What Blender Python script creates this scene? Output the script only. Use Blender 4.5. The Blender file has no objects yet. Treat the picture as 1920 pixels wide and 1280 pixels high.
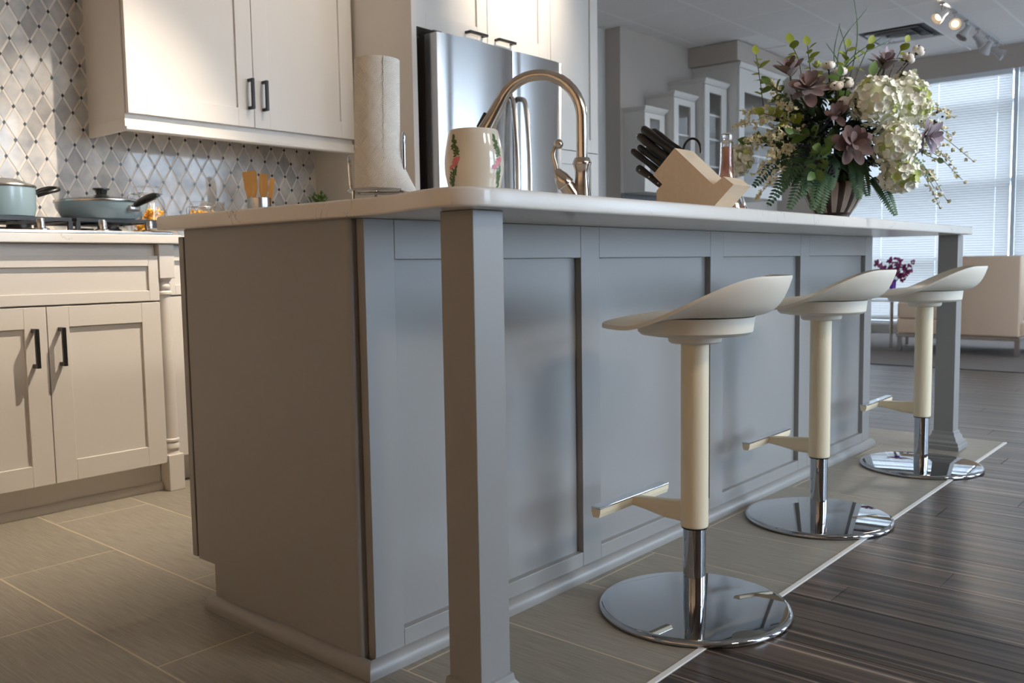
import bpy, bmesh, math, random
from mathutils import Vector, Matrix, Euler
random.seed(7)
PI = math.pi
sc = bpy.context.scene
C = sc.collection

# ------------------------------------------------------------------ camera
cam_d = bpy.data.cameras.new('camera'); cam = bpy.data.objects.new('camera', cam_d); C.objects.link(cam)
cam.location = (-1.0868, -1.3114, 0.7932)
cam.rotation_euler = (1.4846124, 0.0154045, -0.8603182)
cam_d.sensor_fit = 'HORIZONTAL'; cam_d.sensor_width = 36.0; cam_d.lens = 31.455
cam_d.clip_start = 0.05; cam_d.clip_end = 200
cam_d.dof.use_dof = True; cam_d.dof.focus_distance = 2.0; cam_d.dof.aperture_fstop = 7.0
sc.camera = cam

# ------------------------------------------------------------------ world, exposure
w = bpy.data.worlds.new('sky'); sc.world = w; w.use_nodes = True
bg = w.node_tree.nodes['Background']
bg.inputs[0].default_value = (0.63, 0.80, 1.0, 1); bg.inputs[1].default_value = 11.6
vs = sc.view_settings
vs.view_transform = 'Standard'; vs.look = 'None'; vs.exposure = 0.32; vs.gamma = 1.0; vs.use_curve_mapping = False
sc.cycles.max_bounces = 8; sc.cycles.diffuse_bounces = 5; sc.cycles.glossy_bounces = 4
sc.cycles.transmission_bounces = 8; sc.cycles.transparent_max_bounces = 12
sc.cycles.sample_clamp_indirect = 6.0

def portal(name, loc, rot, sx, sy):
    l = bpy.data.lights.new(name, 'AREA'); l.shape = 'RECTANGLE'; l.size = sx; l.size_y = sy
    l.cycles.is_portal = True
    o = bpy.data.objects.new(name, l); C.objects.link(o); o.location = loc; o.rotation_euler = rot
    return o
XW, YS, H = 8.72, -4.5, 2.82          # window wall, street side wall, ceiling height
XL, YB = -3.4, 2.33                   # wall behind the camera, kitchen back wall
for px0, px1 in ((1.4, 2.95), (4.05, 5.45), (6.55, 8.62)): portal('window_portal', ((px0+px1)/2, YS - 0.12, 1.385), (-PI/2, 0, PI), px1-px0, 2.27)
portal('window_portal', (XW + 0.7, 0.75, 1.35), (0, PI/2, 0), 2.6, 4.2)

def spot(name, loc, target, power, col, size, blend, rad=0.03):
    l = bpy.data.lights.new(name, 'SPOT'); l.energy = power; l.color = col; l.spot_size = math.radians(size)
    l.spot_blend = blend; l.shadow_soft_size = rad
    o = bpy.data.objects.new(name, l); C.objects.link(o); o.location = loc
    d = Vector(target) - Vector(loc); o.rotation_euler = d.to_track_quat('-Z', 'Y').to_euler()
    return o
WARM = (1.0, 0.84, 0.66)

# ------------------------------------------------------------------ materials
MATS = {}
def lin(r, g, b):
    f = lambda c: (c/255/12.92) if c/255 <= 0.04045 else ((c/255+0.055)/1.055)**2.4
    return (f(r), f(g), f(b), 1)
def mat(name, col, rough=0.5, metal=0.0, spec=0.5, noise=None, bump=None, coat=0.0, trans=0.0, emit=None, sheen=0.0, objcoord=True):
    """noise=(scale xyz, amount, colour2, detail); bump=(scale xyz, strength, distance)"""
    m = bpy.data.materials.new(name); m.use_nodes = True; nt = m.node_tree
    b = nt.nodes['Principled BSDF']
    b.inputs['Base Color'].default_value = col if len(col) == 4 else (*col, 1)
    b.inputs['Roughness'].default_value = rough; b.inputs['Metallic'].default_value = metal
    b.inputs['Specular IOR Level'].default_value = spec; b.inputs['Coat Weight'].default_value = coat
    b.inputs['Transmission Weight'].default_value = trans; b.inputs['Sheen Weight'].default_value = sheen
    if emit: b.inputs['Emission Color'].default_value = (*emit[0], 1); b.inputs['Emission Strength'].default_value = emit[1]
    def coords(scale):
        g = nt.nodes.new('ShaderNodeNewGeometry'); mp = nt.nodes.new('ShaderNodeMapping')
        mp.inputs['Scale'].default_value = scale; nt.links.new(g.outputs['Position'], mp.inputs[0]); return mp.outputs[0]
    if noise:
        n = nt.nodes.new('ShaderNodeTexNoise'); n.inputs['Scale'].default_value = 1; n.inputs['Detail'].default_value = noise[3]
        nt.links.new(coords(noise[0]), n.inputs['Vector'])
        r = nt.nodes.new('ShaderNodeMapRange'); r.inputs[1].default_value = 0.5 - noise[1]; r.inputs[2].default_value = 0.5 + noise[1]
        nt.links.new(n.outputs[0], r.inputs[0])
        x = nt.nodes.new('ShaderNodeMix'); x.data_type = 'RGBA'
        x.inputs[6].default_value = col if len(col) == 4 else (*col, 1)
        x.inputs[7].default_value = noise[2] if len(noise[2]) == 4 else (*noise[2], 1)
        nt.links.new(r.outputs[0], x.inputs[0]); nt.links.new(x.outputs[2], b.inputs['Base Color'])
    if bump:
        n = nt.nodes.new('ShaderNodeTexNoise'); n.inputs['Scale'].default_value = 1; n.inputs['Detail'].default_value = 3
        nt.links.new(coords(bump[0]), n.inputs['Vector'])
        bn = nt.nodes.new('ShaderNodeBump'); bn.inputs['Strength'].default_value = bump[1]; bn.inputs['Distance'].default_value = bump[2]
        nt.links.new(n.outputs[0], bn.inputs['Height']); nt.links.new(bn.outputs[0], b.inputs['Normal'])
    MATS[name] = m
    return m
def objrandom(m, amount):
    """vary brightness piece by piece"""
    nt = m.node_tree; b = nt.nodes['Principled BSDF']
    oi = nt.nodes.new('ShaderNodeObjectInfo'); mr = nt.nodes.new('ShaderNodeMapRange')
    mr.inputs[3].default_value = 1 - amount; mr.inputs[4].default_value = 1 + amount
    nt.links.new(oi.outputs['Random'], mr.inputs[0])
    x = nt.nodes.new('ShaderNodeMix'); x.data_type = 'RGBA'; x.blend_type = 'MULTIPLY'; x.inputs[0].default_value = 1
    if b.inputs['Base Color'].links: nt.links.new(b.inputs['Base Color'].links[0].from_socket, x.inputs[6])
    else: x.inputs[6].default_value = b.inputs['Base Color'].default_value
    nt.links.new(mr.outputs[0], x.inputs[7]); nt.links.new(x.outputs[2], b.inputs['Base Color'])
    return m

mat('white_paint', (0.70, 0.67, 0.63), 0.42)
mat('grey_paint', (0.30, 0.295, 0.285), 0.36, spec=0.55)
mat('wall_paint', (0.46, 0.405, 0.36), 0.85)
mat('wall_taupe', (0.33, 0.265, 0.21), 0.85)
mat('wall_light', (0.60, 0.57, 0.54), 0.85)
mat('ceiling_tile', (0.86, 0.83, 0.81), 0.9, noise=((60, 60, 60), 0.3, (0.80, 0.77, 0.75), 3))
mat('ceiling_grid', (0.90, 0.89, 0.88), 0.6)
objrandom(mat('floor_tile', (0.345, 0.315, 0.26), 0.5, noise=((260, 9, 60), 0.25, (0.215, 0.195, 0.158), 5), bump=((260, 14, 60), 0.25, 0.002)), 0.07)
mat('grout', (0.56, 0.48, 0.36), 0.9)
mat('floor_trim', (0.80, 0.78, 0.74), 0.4)
def wood_floor():
    m = mat('floor_wood', (0.125, 0.088, 0.066), 0.33, spec=0.28, noise=((60, 0.9, 20), 0.14, (0.030, 0.020, 0.015), 6), bump=((90, 3, 40), 0.12, 0.001))
    nt = m.node_tree; b = nt.nodes['Principled BSDF']
    base = b.inputs['Base Color'].links[0].from_socket
    g = nt.nodes.new('ShaderNodeNewGeometry'); mp = nt.nodes.new('ShaderNodeMapping'); mp.inputs['Scale'].default_value = (85, 0.8, 1)
    nt.links.new(g.outputs['Position'], mp.inputs[0])
    n = nt.nodes.new('ShaderNodeTexNoise'); n.inputs['Scale'].default_value = 1; n.inputs['Detail'].default_value = 2
    nt.links.new(mp.outputs[0], n.inputs['Vector'])
    r = nt.nodes.new('ShaderNodeMapRange'); r.inputs[1].default_value = 0.585; r.inputs[2].default_value = 0.69
    nt.links.new(n.outputs[0], r.inputs[0])
    x = nt.nodes.new('ShaderNodeMix'); x.data_type = 'RGBA'; x.inputs[7].default_value = (0.33, 0.25, 0.19, 1)
    nt.links.new(r.outputs[0], x.inputs[0]); nt.links.new(base, x.inputs[6]); nt.links.new(x.outputs[2], b.inputs['Base Color'])
    objrandom(m, 0.22)
wood_floor()
mat('carpet', (0.23, 0.185, 0.16), 0.95, noise=((200, 200, 10), 0.3, (0.17, 0.135, 0.115), 4))
mat('rubber_strip', (0.03, 0.025, 0.025), 0.6)
def quartz():
    m = mat('quartz', (0.76, 0.73, 0.68), 0.22, spec=0.5)
    nt = m.node_tree; b = nt.nodes['Principled BSDF']
    g = nt.nodes.new('ShaderNodeNewGeometry')
    n1 = nt.nodes.new('ShaderNodeTexNoise'); n1.inputs['Scale'].default_value = 7; n1.inputs['Detail'].default_value = 6; n1.inputs['Distortion'].default_value = 1.2
    nt.links.new(g.outputs['Position'], n1.inputs['Vector'])
    s = nt.nodes.new('ShaderNodeMath'); s.operation = 'SUBTRACT'; s.inputs[1].default_value = 0.5; nt.links.new(n1.outputs[0], s.inputs[0])
    a = nt.nodes.new('ShaderNodeMath'); a.operation = 'ABSOLUTE'; nt.links.new(s.outputs[0], a.inputs[0])
    r = nt.nodes.new('ShaderNodeMapRange'); r.inputs[1].default_value = 0.0; r.inputs[2].default_value = 0.008; r.inputs[3].default_value = 1; r.inputs[4].default_value = 0
    nt.links.new(a.outputs[0], r.inputs[0])
    n2 = nt.nodes.new('ShaderNodeTexNoise'); n2.inputs['Scale'].default_value = 9; nt.links.new(g.outputs['Position'], n2.inputs['Vector'])
    r2 = nt.nodes.new('ShaderNodeMapRange'); r2.inputs[1].default_value = 0.55; r2.inputs[2].default_value = 0.68; nt.links.new(n2.outputs[0], r2.inputs[0])
    mu = nt.nodes.new('ShaderNodeMath'); mu.operation = 'MULTIPLY'; nt.links.new(r.outputs[0], mu.inputs[0]); nt.links.new(r2.outputs[0], mu.inputs[1])
    x = nt.nodes.new('ShaderNodeMix'); x.data_type = 'RGBA'; x.inputs[6].default_value = (0.76, 0.73, 0.68, 1); x.inputs[7].default_value = (0.34, 0.31, 0.28, 1)
    nt.links.new(mu.outputs[0], x.inputs[0]); nt.links.new(x.outputs[2], b.inputs['Base Color'])
quartz()
mat('black_metal', (0.012, 0.011, 0.011), 0.35)
mat('chrome', (0.62, 0.63, 0.65), 0.045, metal=1)
mat('dark_chrome', (0.45, 0.46, 0.48), 0.03, metal=1)
mat('cream_plastic', (0.86, 0.75, 0.54), 0.45)
mat('seat_plastic', (0.82, 0.77, 0.66), 0.5)
mat('steel', (0.58, 0.57, 0.56), 0.24, metal=1, bump=((1200, 1200, 6), 0.05, 0.001))
def brushed():
    m = mat('fridge_steel', (0.50, 0.49, 0.485), 0.22, metal=1)
    nt = m.node_tree; b = nt.nodes['Principled BSDF']; b.inputs['Anisotropic'].default_value = 0.85; b.inputs['Anisotropic Rotation'].default_value = 0.25
    t = nt.nodes.new('ShaderNodeTangent'); t.direction_type = 'RADIAL'; t.axis = 'Z'; nt.links.new(t.outputs[0], b.inputs['Tangent'])
brushed()
mat('fridge_side', (0.045, 0.042, 0.042), 0.4)
mat('nickel', (0.60, 0.555, 0.49), 0.18, metal=1)
mat('black_plastic', (0.012, 0.012, 0.012), 0.28)
objrandom(mat('marble', (0.58, 0.565, 0.54), 0.08, spec=0.36, noise=((16, 16, 16), 0.20, (0.36, 0.365, 0.375), 7)), 0.24)
mat('tile_grout', (0.66, 0.62, 0.56), 0.6)
mat('black_stone', (0.014, 0.013, 0.013), 0.2)
def paper():
    m = mat('paper', (0.86, 0.83, 0.77), 0.9); nt = m.node_tree; b = nt.nodes['Principled BSDF']
    g = nt.nodes.new('ShaderNodeNewGeometry'); dt = nt.nodes.new('ShaderNodeVectorMath'); dt.operation = 'DOT_PRODUCT'; dt.inputs[1].default_value = (0.652, -0.758, 0)
    sp_ = nt.nodes.new('ShaderNodeSeparateXYZ'); nt.links.new(g.outputs['Position'], dt.inputs[0]); nt.links.new(g.outputs['Position'], sp_.inputs[0])
    def mth(op, a, bval=None):
        n = nt.nodes.new('ShaderNodeMath'); n.operation = op; nt.links.new(a, n.inputs[0])
        if bval is not None:
            if isinstance(bval, float): n.inputs[1].default_value = bval
            else: nt.links.new(bval, n.inputs[1])
        return n.outputs[0]
    p = mth('ADD', mth('PINGPONG', dt.outputs['Value'], 0.016), mth('PINGPONG', sp_.outputs[2], 0.020))
    h = mth('SINE', mth('MULTIPLY', p, 1600.0))
    bn = nt.nodes.new('ShaderNodeBump'); bn.inputs['Strength'].default_value = 0.5; bn.inputs['Distance'].default_value = 0.0012
    nt.links.new(h, bn.inputs['Height']); nt.links.new(bn.outputs[0], b.inputs['Normal'])
paper()
mat('ceramic', (0.80, 0.74, 0.62), 0.10, coat=0.6)
mat('mug_green', (0.09, 0.15, 0.045), 0.25); mat('mug_pink', (0.70, 0.20, 0.22), 0.3)
mat('beech', (0.80, 0.66, 0.49), 0.5, noise=((14, 90, 60), 0.3, (0.74, 0.58, 0.41), 4))
mat('glass', (1, 1, 1), 0.02, trans=1.0)
mat('pink_liquid', (0.95, 0.46, 0.33), 0.15, trans=0.5)
mat('enamel_blue', (0.27, 0.38, 0.44), 0.22, coat=0.4)
mat('pasta', (0.88, 0.52, 0.06), 0.6, noise=((90, 90, 90), 0.2, (0.75, 0.38, 0.04), 3))
mat('utensil_wood', (0.52, 0.27, 0.075), 0.5, noise=((120, 120, 9), 0.3, (0.40, 0.19, 0.05), 3))
mat('leather', (0.80, 0.59, 0.42), 0.55)
mat('blossom_purple', (0.27, 0.025, 0.14), 0.6); mat('vase_purple', (0.14, 0.02, 0.42), 0.25)
mat('leaf_dark', (0.025, 0.055, 0.018), 0.5); mat('leaf_fern', (0.055, 0.13, 0.06), 0.5)
mat('leaf_lime', (0.26, 0.32, 0.035), 0.5); mat('leaf_mid', (0.09, 0.17, 0.03), 0.5)
objrandom(mat('leaf_plum', (0.175, 0.112, 0.108), 0.75, sheen=0.3), 0.25)
objrandom(mat('leaf_lilac', (0.32, 0.26, 0.32), 0.75, sheen=0.3), 0.2)
objrandom(mat('petal_cream', (0.93, 0.93, 0.82), 0.7), 0.06)
mat('petal_core', (0.74, 0.76, 0.52), 0.7); mat('floret_green', (0.52, 0.60, 0.20), 0.7)
mat('cotton', (0.82, 0.78, 0.72), 0.95); mat('husk', (0.045, 0.028, 0.02), 0.7)
mat('blossom_cream', (0.84, 0.80, 0.58), 0.7); mat('stem', (0.06, 0.065, 0.03), 0.6)
mat('berry', (0.018, 0.018, 0.03), 0.35); mat('vase_brown', (0.050, 0.026, 0.020), 0.3); mat('vase_cream', (0.50, 0.43, 0.36), 0.35)
mat('lemon', (0.80, 0.55, 0.04), 0.4); mat('speckle', (0.16, 0.16, 0.16), 0.5, noise=((260, 260, 260), 0.1, (0.03, 0.03, 0.03), 2))
mat('track_metal', (0.50, 0.49, 0.49), 0.45); mat('lamp_glow', (1, 0.85, 0.65), 0.5, emit=((1.0, 0.74, 0.45), 5.0))
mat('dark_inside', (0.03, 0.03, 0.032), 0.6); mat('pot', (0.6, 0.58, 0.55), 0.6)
mat('ground_outside', (0.36, 0.35, 0.33), 0.95); mat('window_frame', (0.62, 0.66, 0.70), 0.5); mat('vent_white', (0.66, 0.66, 0.67), 0.5)
def slats_mat():
    m = bpy.data.materials.new('blind_slat'); m.use_nodes = True; nt = m.node_tree; nt.nodes.clear()
    o = nt.nodes.new('ShaderNodeOutputMaterial'); d = nt.nodes.new('ShaderNodeBsdfDiffuse'); t = nt.nodes.new('ShaderNodeBsdfTranslucent'); x = nt.nodes.new('ShaderNodeMixShader')
    d.inputs[0].default_value = (0.74, 0.77, 0.79, 1); t.inputs[0].default_value = (0.30, 0.275, 0.255, 1); x.inputs[0].default_value = 0.5
    nt.links.new(d.outputs[0], x.inputs[1]); nt.links.new(t.outputs[0], x.inputs[2]); nt.links.new(x.outputs[0], o.inputs[0]); MATS['blind_slat'] = m
slats_mat()
def pane_mat():
    m = bpy.data.materials.new('window_pane'); m.use_nodes = True; nt = m.node_tree; nt.nodes.clear()
    o = nt.nodes.new('ShaderNodeOutputMaterial'); t = nt.nodes.new('ShaderNodeBsdfTransparent'); g = nt.nodes.new('ShaderNodeBsdfGlossy'); x = nt.nodes.new('ShaderNodeMixShader')
    f = nt.nodes.new('ShaderNodeLayerWeight'); g.inputs['Roughness'].default_value = 0.02
    pw_ = nt.nodes.new('ShaderNodeMath'); pw_.operation = 'POWER'; pw_.inputs[1].default_value = 4.0; nt.links.new(f.outputs['Facing'], pw_.inputs[0])
    ma = nt.nodes.new('ShaderNodeMath'); ma.operation = 'MULTIPLY_ADD'; ma.inputs[1].default_value = 0.8; ma.inputs[2].default_value = 0.05; nt.links.new(pw_.outputs[0], ma.inputs[0])
    nt.links.new(ma.outputs[0], x.inputs[0]); nt.links.new(t.outputs[0], x.inputs[1]); nt.links.new(g.outputs[0], x.inputs[2]); nt.links.new(x.outputs[0], o.inputs[0]); MATS['window_pane'] = m
pane_mat()

# ------------------------------------------------------------------ helpers
def wloc(o):
    v = Vector((0, 0, 0))
    while o: v = v + o.location; o = o.parent
    return v
def tag(o, label=None, cat=None, group=None, kind=None):
    if label: o['label'] = label
    if cat: o['category'] = cat
    if group: o['group'] = group
    if kind: o['kind'] = kind
    return o
def thing(name, loc, label, cat, group=None):
    o = bpy.data.objects.new(name, None); C.objects.link(o); o.location = loc; o.empty_display_size = 0.05
    return tag(o, label, cat, group)
def link(name, me, m, parent=None, loc=None):
    o = bpy.data.objects.new(name, me); C.objects.link(o)
    if m and not me.materials: me.materials.append(MATS[m])
    if loc is not None: o.location = loc
    if parent: o.parent = parent
    return o
def build(name, bm, m, parent=None, smooth=False, label=None, cat=None, kind=None, group=None):
    """world-space bmesh -> object whose origin is its centre"""
    me = bpy.data.meshes.new(name); bmesh.ops.recalc_face_normals(bm, faces=bm.faces)
    xs = [v.co for v in bm.verts]
    c = Vector([(min(p[i] for p in xs) + max(p[i] for p in xs))/2 for i in range(3)])
    bmesh.ops.translate(bm, verts=bm.verts, vec=-c)
    if smooth:
        for f in bm.faces: f.smooth = True
    bm.to_mesh(me); bm.free()
    if smooth: me.set_sharp_from_angle(angle=math.radians(40))
    for mm in ([m] if isinstance(m, str) else m): me.materials.append(MATS[mm])
    o = bpy.data.objects.new(name, me); C.objects.link(o)
    o.location = c - (wloc(parent) if parent else Vector((0, 0, 0)))
    if parent: o.parent = parent
    return tag(o, label, cat, group, kind)
def NB(): return bmesh.new()
def box(bm, x0, x1, y0, y1, z0, z1, bev=0.0, seg=2, M=None):
    r = bmesh.ops.create_cube(bm, size=1.0)
    vsn = r['verts']
    for v in vsn:
        v.co = Vector(((x0+x1)/2 + v.co.x*(x1-x0), (y0+y1)/2 + v.co.y*(y1-y0), (z0+z1)/2 + v.co.z*(z1-z0)))
    if bev:
        es = list({e for v in vsn for e in v.link_edges})
        q = bmesh.ops.bevel(bm, geom=es, offset=bev, segments=seg, affect='EDGES', profile=0.5)
        vsn = list({v for f in q['faces'] for v in f.verts} | {v for v in vsn if v.is_valid})
    if M is not None:
        vsn = list({v for v in vsn if v.is_valid})
        bmesh.ops.transform(bm, matrix=M, verts=vsn)
    return vsn
def bx(name, x0, x1, y0, y1, z0, z1, m, parent=None, bev=0.0015, **k):
    bm = NB(); box(bm, x0, x1, y0, y1, z0, z1, bev); return build(name, bm, m, parent, **k)
def lathe(bm, prof, cx, cy, n=40, M=None, caps=True):
    rings = []
    for r, z in prof:
        ring = []
        for i in range(n):
            a = 2*PI*i/n; p = Vector((r*math.cos(a), r*math.sin(a), z))
            p = (M @ p) if M is not None else Vector((cx + p.x, cy + p.y, p.z))
            ring.append(bm.verts.new(p))
        rings.append(ring)
    for a, b in zip(rings, rings[1:]):
        for i in range(n): bm.faces.new((a[i], a[(i+1) % n], b[(i+1) % n], b[i]))
    if caps:
        for rg in (rings[0], rings[-1]):
            try: bm.faces.new(rg)
            except ValueError: pass
    return rings
def tube(bm, pts, rad, n=12, caps=True):
    pts = [Vector(p) for p in pts]; rads = rad if isinstance(rad, (list, tuple)) else [rad]*len(pts)
    prev = None; rings = []
    for i, p in enumerate(pts):
        d = (pts[min(i+1, len(pts)-1)] - pts[max(i-1, 0)]).normalized()
        if prev is None:
            u = d.orthogonal().normalized()
        else:
            u = (prev - d*prev.dot(d)); u = u.normalized() if u.length > 1e-6 else d.orthogonal().normalized()
        prev = u; v = d.cross(u)
        rings.append([bm.verts.new(p + (u*math.cos(2*PI*k/n) + v*math.sin(2*PI*k/n))*rads[i]) for k in range(n)])
    for a, b in zip(rings, rings[1:]):
        for i in range(n): bm.faces.new((a[i], a[(i+1) % n], b[(i+1) % n], b[i]))
    if caps:
        bm.faces.new(rings[0]); bm.faces.new(rings[-1])
def smooth_path(pts, n=8):
    P = [Vector(p) for p in pts]; out = []
    P = [P[0]*2 - P[1]] + P + [P[-1]*2 - P[-2]]
    for i in range(1, len(P)-2):
        for k in range(n):
            t = k/n; a, b, c, d = P[i-1:i+3]
            out.append(0.5*((2*b) + (c-a)*t + (2*a-5*b+4*c-d)*t*t + (3*b-a-3*c+d)*t**3))
    out.append(P[-2]); return out
def extrude_poly(bm, pts, z0, z1, bev_top=0.0):
    """pts: outline in xy; bev_top eases the upper and lower arris"""
    n = len(pts)
    cx = sum(p[0] for p in pts)/n; cy = sum(p[1] for p in pts)/n
    def inset(d):
        out = []
        for i in range(n):
            a, b, c = Vector(pts[i-1]), Vector(pts[i]), Vector(pts[(i+1) % n])
            t = (c - a); t.normalize(); nrm = Vector((-t.y, t.x))
            if nrm.dot(Vector((cx, cy)) - b) < 0: nrm = -nrm
            out.append(b + nrm*d)
        return out
    lay = []
    if bev_top:
        for k in range(4):
            a = k/3*PI/2; lay.append((inset(bev_top*(1-math.sin(a))), z0 + bev_top*(1-math.cos(a))))
        for k in range(4):
            a = k/3*PI/2; lay.append((inset(bev_top*(1-math.cos(a))), z1 - bev_top*(1-math.sin(a))))
    else: lay = [(pts, z0), (pts, z1)]
    rings = [[bm.verts.new((p[0], p[1], z)) for p in ps] for ps, z in lay]
    for a, b in zip(rings, rings[1:]):
        for i in range(n): bm.faces.new((a[i], a[(i+1) % n], b[(i+1) % n], b[i]))
    bm.faces.new(rings[0]); bm.faces.new(rings[-1])
def shaker(name, x0, x1, z0, z1, y, m, parent, fw=0.065, thk=0.02, rec=0.009):
    """door or drawer front facing -y: frame of four members round a recessed panel"""
    bm = NB()
    box(bm, x0, x0+fw, y, y+thk, z0, z1, 0.0012); box(bm, x1-fw, x1, y, y+thk, z0, z1, 0.0012)
    box(bm, x0+fw, x1-fw, y, y+thk, z0, z0+fw, 0.0012); box(bm, x0+fw, x1-fw, y, y+thk, z1-fw, z1, 0.0012)
    box(bm, x0+fw-0.004, x1-fw+0.004, y+rec, y+thk-0.002, z0+fw-0.004, z1-fw+0.004)
    return build(name, bm, m, parent)
def pull(x, z, y, parent, length=0.125, vertical=True, m='black_metal'):
    """square bar pull standing off a door that faces -y"""
    bm = NB(); h = length/2; t = 0.006
    if vertical:
        box(bm, x-t, x+t, y-0.036, y-0.024, z-h, z+h, 0.001)
        for s in (-1, 1): box(bm, x-t+0.001, x+t-0.001, y-0.03, y, z+s*(h-0.006)-0.006, z+s*(h-0.006)+0.006)
    else:
        box(bm, x-h, x+h, y-0.036, y-0.024, z-t, z+t, 0.001)
        for s in (-1, 1): box(bm, x+s*(h-0.006)-0.006, x+s*(h-0.006)+0.006, y-0.03, y, z-t+0.001, z+t-0.001)
    return build('handle', bm, m, parent)
def dup(root, loc, label=None):
    r = root.copy(); C.objects.link(r); r.location = loc
    if label: r['label'] = label
    for ch in list(root.children):
        c = ch.copy(); C.objects.link(c); c.parent = r
        for g in ch.children:
            d = g.copy(); C.objects.link(d); d.parent = c
    return r

# ------------------------------------------------------------------ setting: floor
TY0 = -0.433           # front edge of the tiled strip
TX1 = 3.165            # far edge of the tiled area
fl = bx('floor', XL, XW+0.2, YS, 3.4, -0.12, -0.010, 'grout', None, 0, label='grey tile and dark wood floor under the kitchen', kind='structure')
gb = bx('grout_bed', XL, TX1, TY0, YB, -0.010, -0.0004, 'grout', fl, 0)
tile_cache = {}
def floor_tile(x0, x1, y0, y1):
    g = 0.0019; w_, l_ = round(x1-x0-2*g, 4), round(y1-y0-2*g, 4)
    key = (w_, l_)
    if key not in tile_cache:
        bm = NB(); box(bm, -w_/2, w_/2, -l_/2, l_/2, -0.008, 0, 0.0008, 1)
        me = bpy.data.meshes.new('floor_tile'); bm.to_mesh(me); bm.free(); me.materials.append(MATS['floor_tile']); tile_cache[key] = me
    link('floor_tile', tile_cache[key], None, fl, Vector(((x0+x1)/2, (y0+y1)/2, 0)) - fl.location)
for k in range(-6, 11):
    x0 = 0.058 + 0.3055*k; x1 = x0 + 0.3055; x1 = min(x1, TX1)
    if x1 - x0 < 0.02: continue
    off = 0.366 if k % 2 == 1 else 0.774
    y = off - 0.813*2
    while y < YB:
        a, b = max(y, TY0), min(y + 0.813, YB); y += 0.813
        if b - a < 0.02: continue
        if x0 > 0.02 and x1 < 2.75 and a > 0.02 and b < 0.55: continue       # under the island
        if a > 1.76: continue                                              # under the range cabinets
        floor_tile(x0, x1, a, b)
bx('floor_trim', XL, 3.148, TY0-0.013, TY0, -0.01, 0.0025, 'floor_trim', fl, 0.001)
pl_cache = {}
def plank(x0, x1, y0, y1):
    key = (round(x1-x0, 4), round(y1-y0, 3))
    if key not in pl_cache:
        w_, l_ = key[0]-0.0012, key[1]-0.0012
        bm = NB(); box(bm, -w_/2, w_/2, -l_/2, l_/2, -0.009, 0, 0.0008, 1)
        me = bpy.data.meshes.new('floor_plank'); bm.to_mesh(me); bm.free(); me.materials.append(MATS['floor_wood']); pl_cache[key] = me
    link('floor_plank', pl_cache[key], None, fl, Vector(((x0+x1)/2, (y0+y1)/2, 0)) - fl.location)
PW, PLN = 0.127, 1.22
k = 0; x = -0.1
while x < 5.74:
    xe = min(x+PW, 5.76)
    ytop = (TY0 - 0.013) if x < TX1 - 0.001 else 3.2
    if x < TX1 < xe: xe = TX1
    y = -2.3 + ((k*0.43) % 1.0)*PLN - PLN
    while y < ytop:
        a, b = max(y, -2.3), min(y+PLN, ytop); y += PLN
        if b - a > 0.03: plank(x, xe, a, b)
    x = xe; k += 1
bx('floor_wood_rest', XL, 5.76, YS, -2.301, -0.0095, 0, 'floor_wood', fl, 0)
bx('floor_wood_rest', XL, -0.101, -2.3, TY0-0.0135, -0.0095, 0, 'floor_wood', fl, 0)
bx('threshold_strip', 5.762, 5.80, YS, 3.2, -0.009, 0.004, 'rubber_strip', fl, 0.001)
bx('carpet', 5.802, XW, YS, 3.2, -0.009, 0.003, 'carpet', fl, 0)

# ------------------------------------------------------------------ setting: walls
wb = bx('wall_back', XL, 3.10, YB, YB+0.12, -0.01, H, 'wall_light', None, 0, label='kitchen wall behind the range with diamond marble backsplash', kind='structure')
bx('wall_left', XL-0.12, XL, YS, YB+0.12, -0.01, H, 'wall_taupe', None, 0, label='beige wall on the left behind the viewer', kind='structure')
bx('wall_hall', 3.08, 5.53, 3.27, 3.37, -0.01, H, 'wall_light', None, 0, label='pale wall seen past the pantry', kind='structure')
bx('wall_pantry_side', 3.10, 3.16, YB, 3.27, -0.01, H, 'wall_light', None, 0, label='short return wall behind the pantry', kind='structure')
bx('wall_partition', 5.53, XW, 3.115, 3.37, -0.01, H, 'wall_paint', None, 0, label='taupe partition wall behind the stepped glass cabinets', kind='structure')
bx('wall_soffit', 6.70, XW, 2.605, 3.113, 2.645, H, 'wall_paint', None, 0, label='taupe soffit above the tallest cabinet', kind='structure')
d1 = thing('door_1', (5.2, 3.26, 0), 'dark doorway in the pale wall past the pantry', 'door'); d1['kind'] = 'structure'
bx('doorway_dark', 4.45, 5.34, 3.245, 3.268, 0, 2.08, 'dark_inside', d1)  # flat dark sheet, its colour standing in for the shaded doorway opening
bx('door_frame', 4.39, 4.45, 3.235, 3.268, 0, 2.14, 'white_paint', d1)
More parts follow.
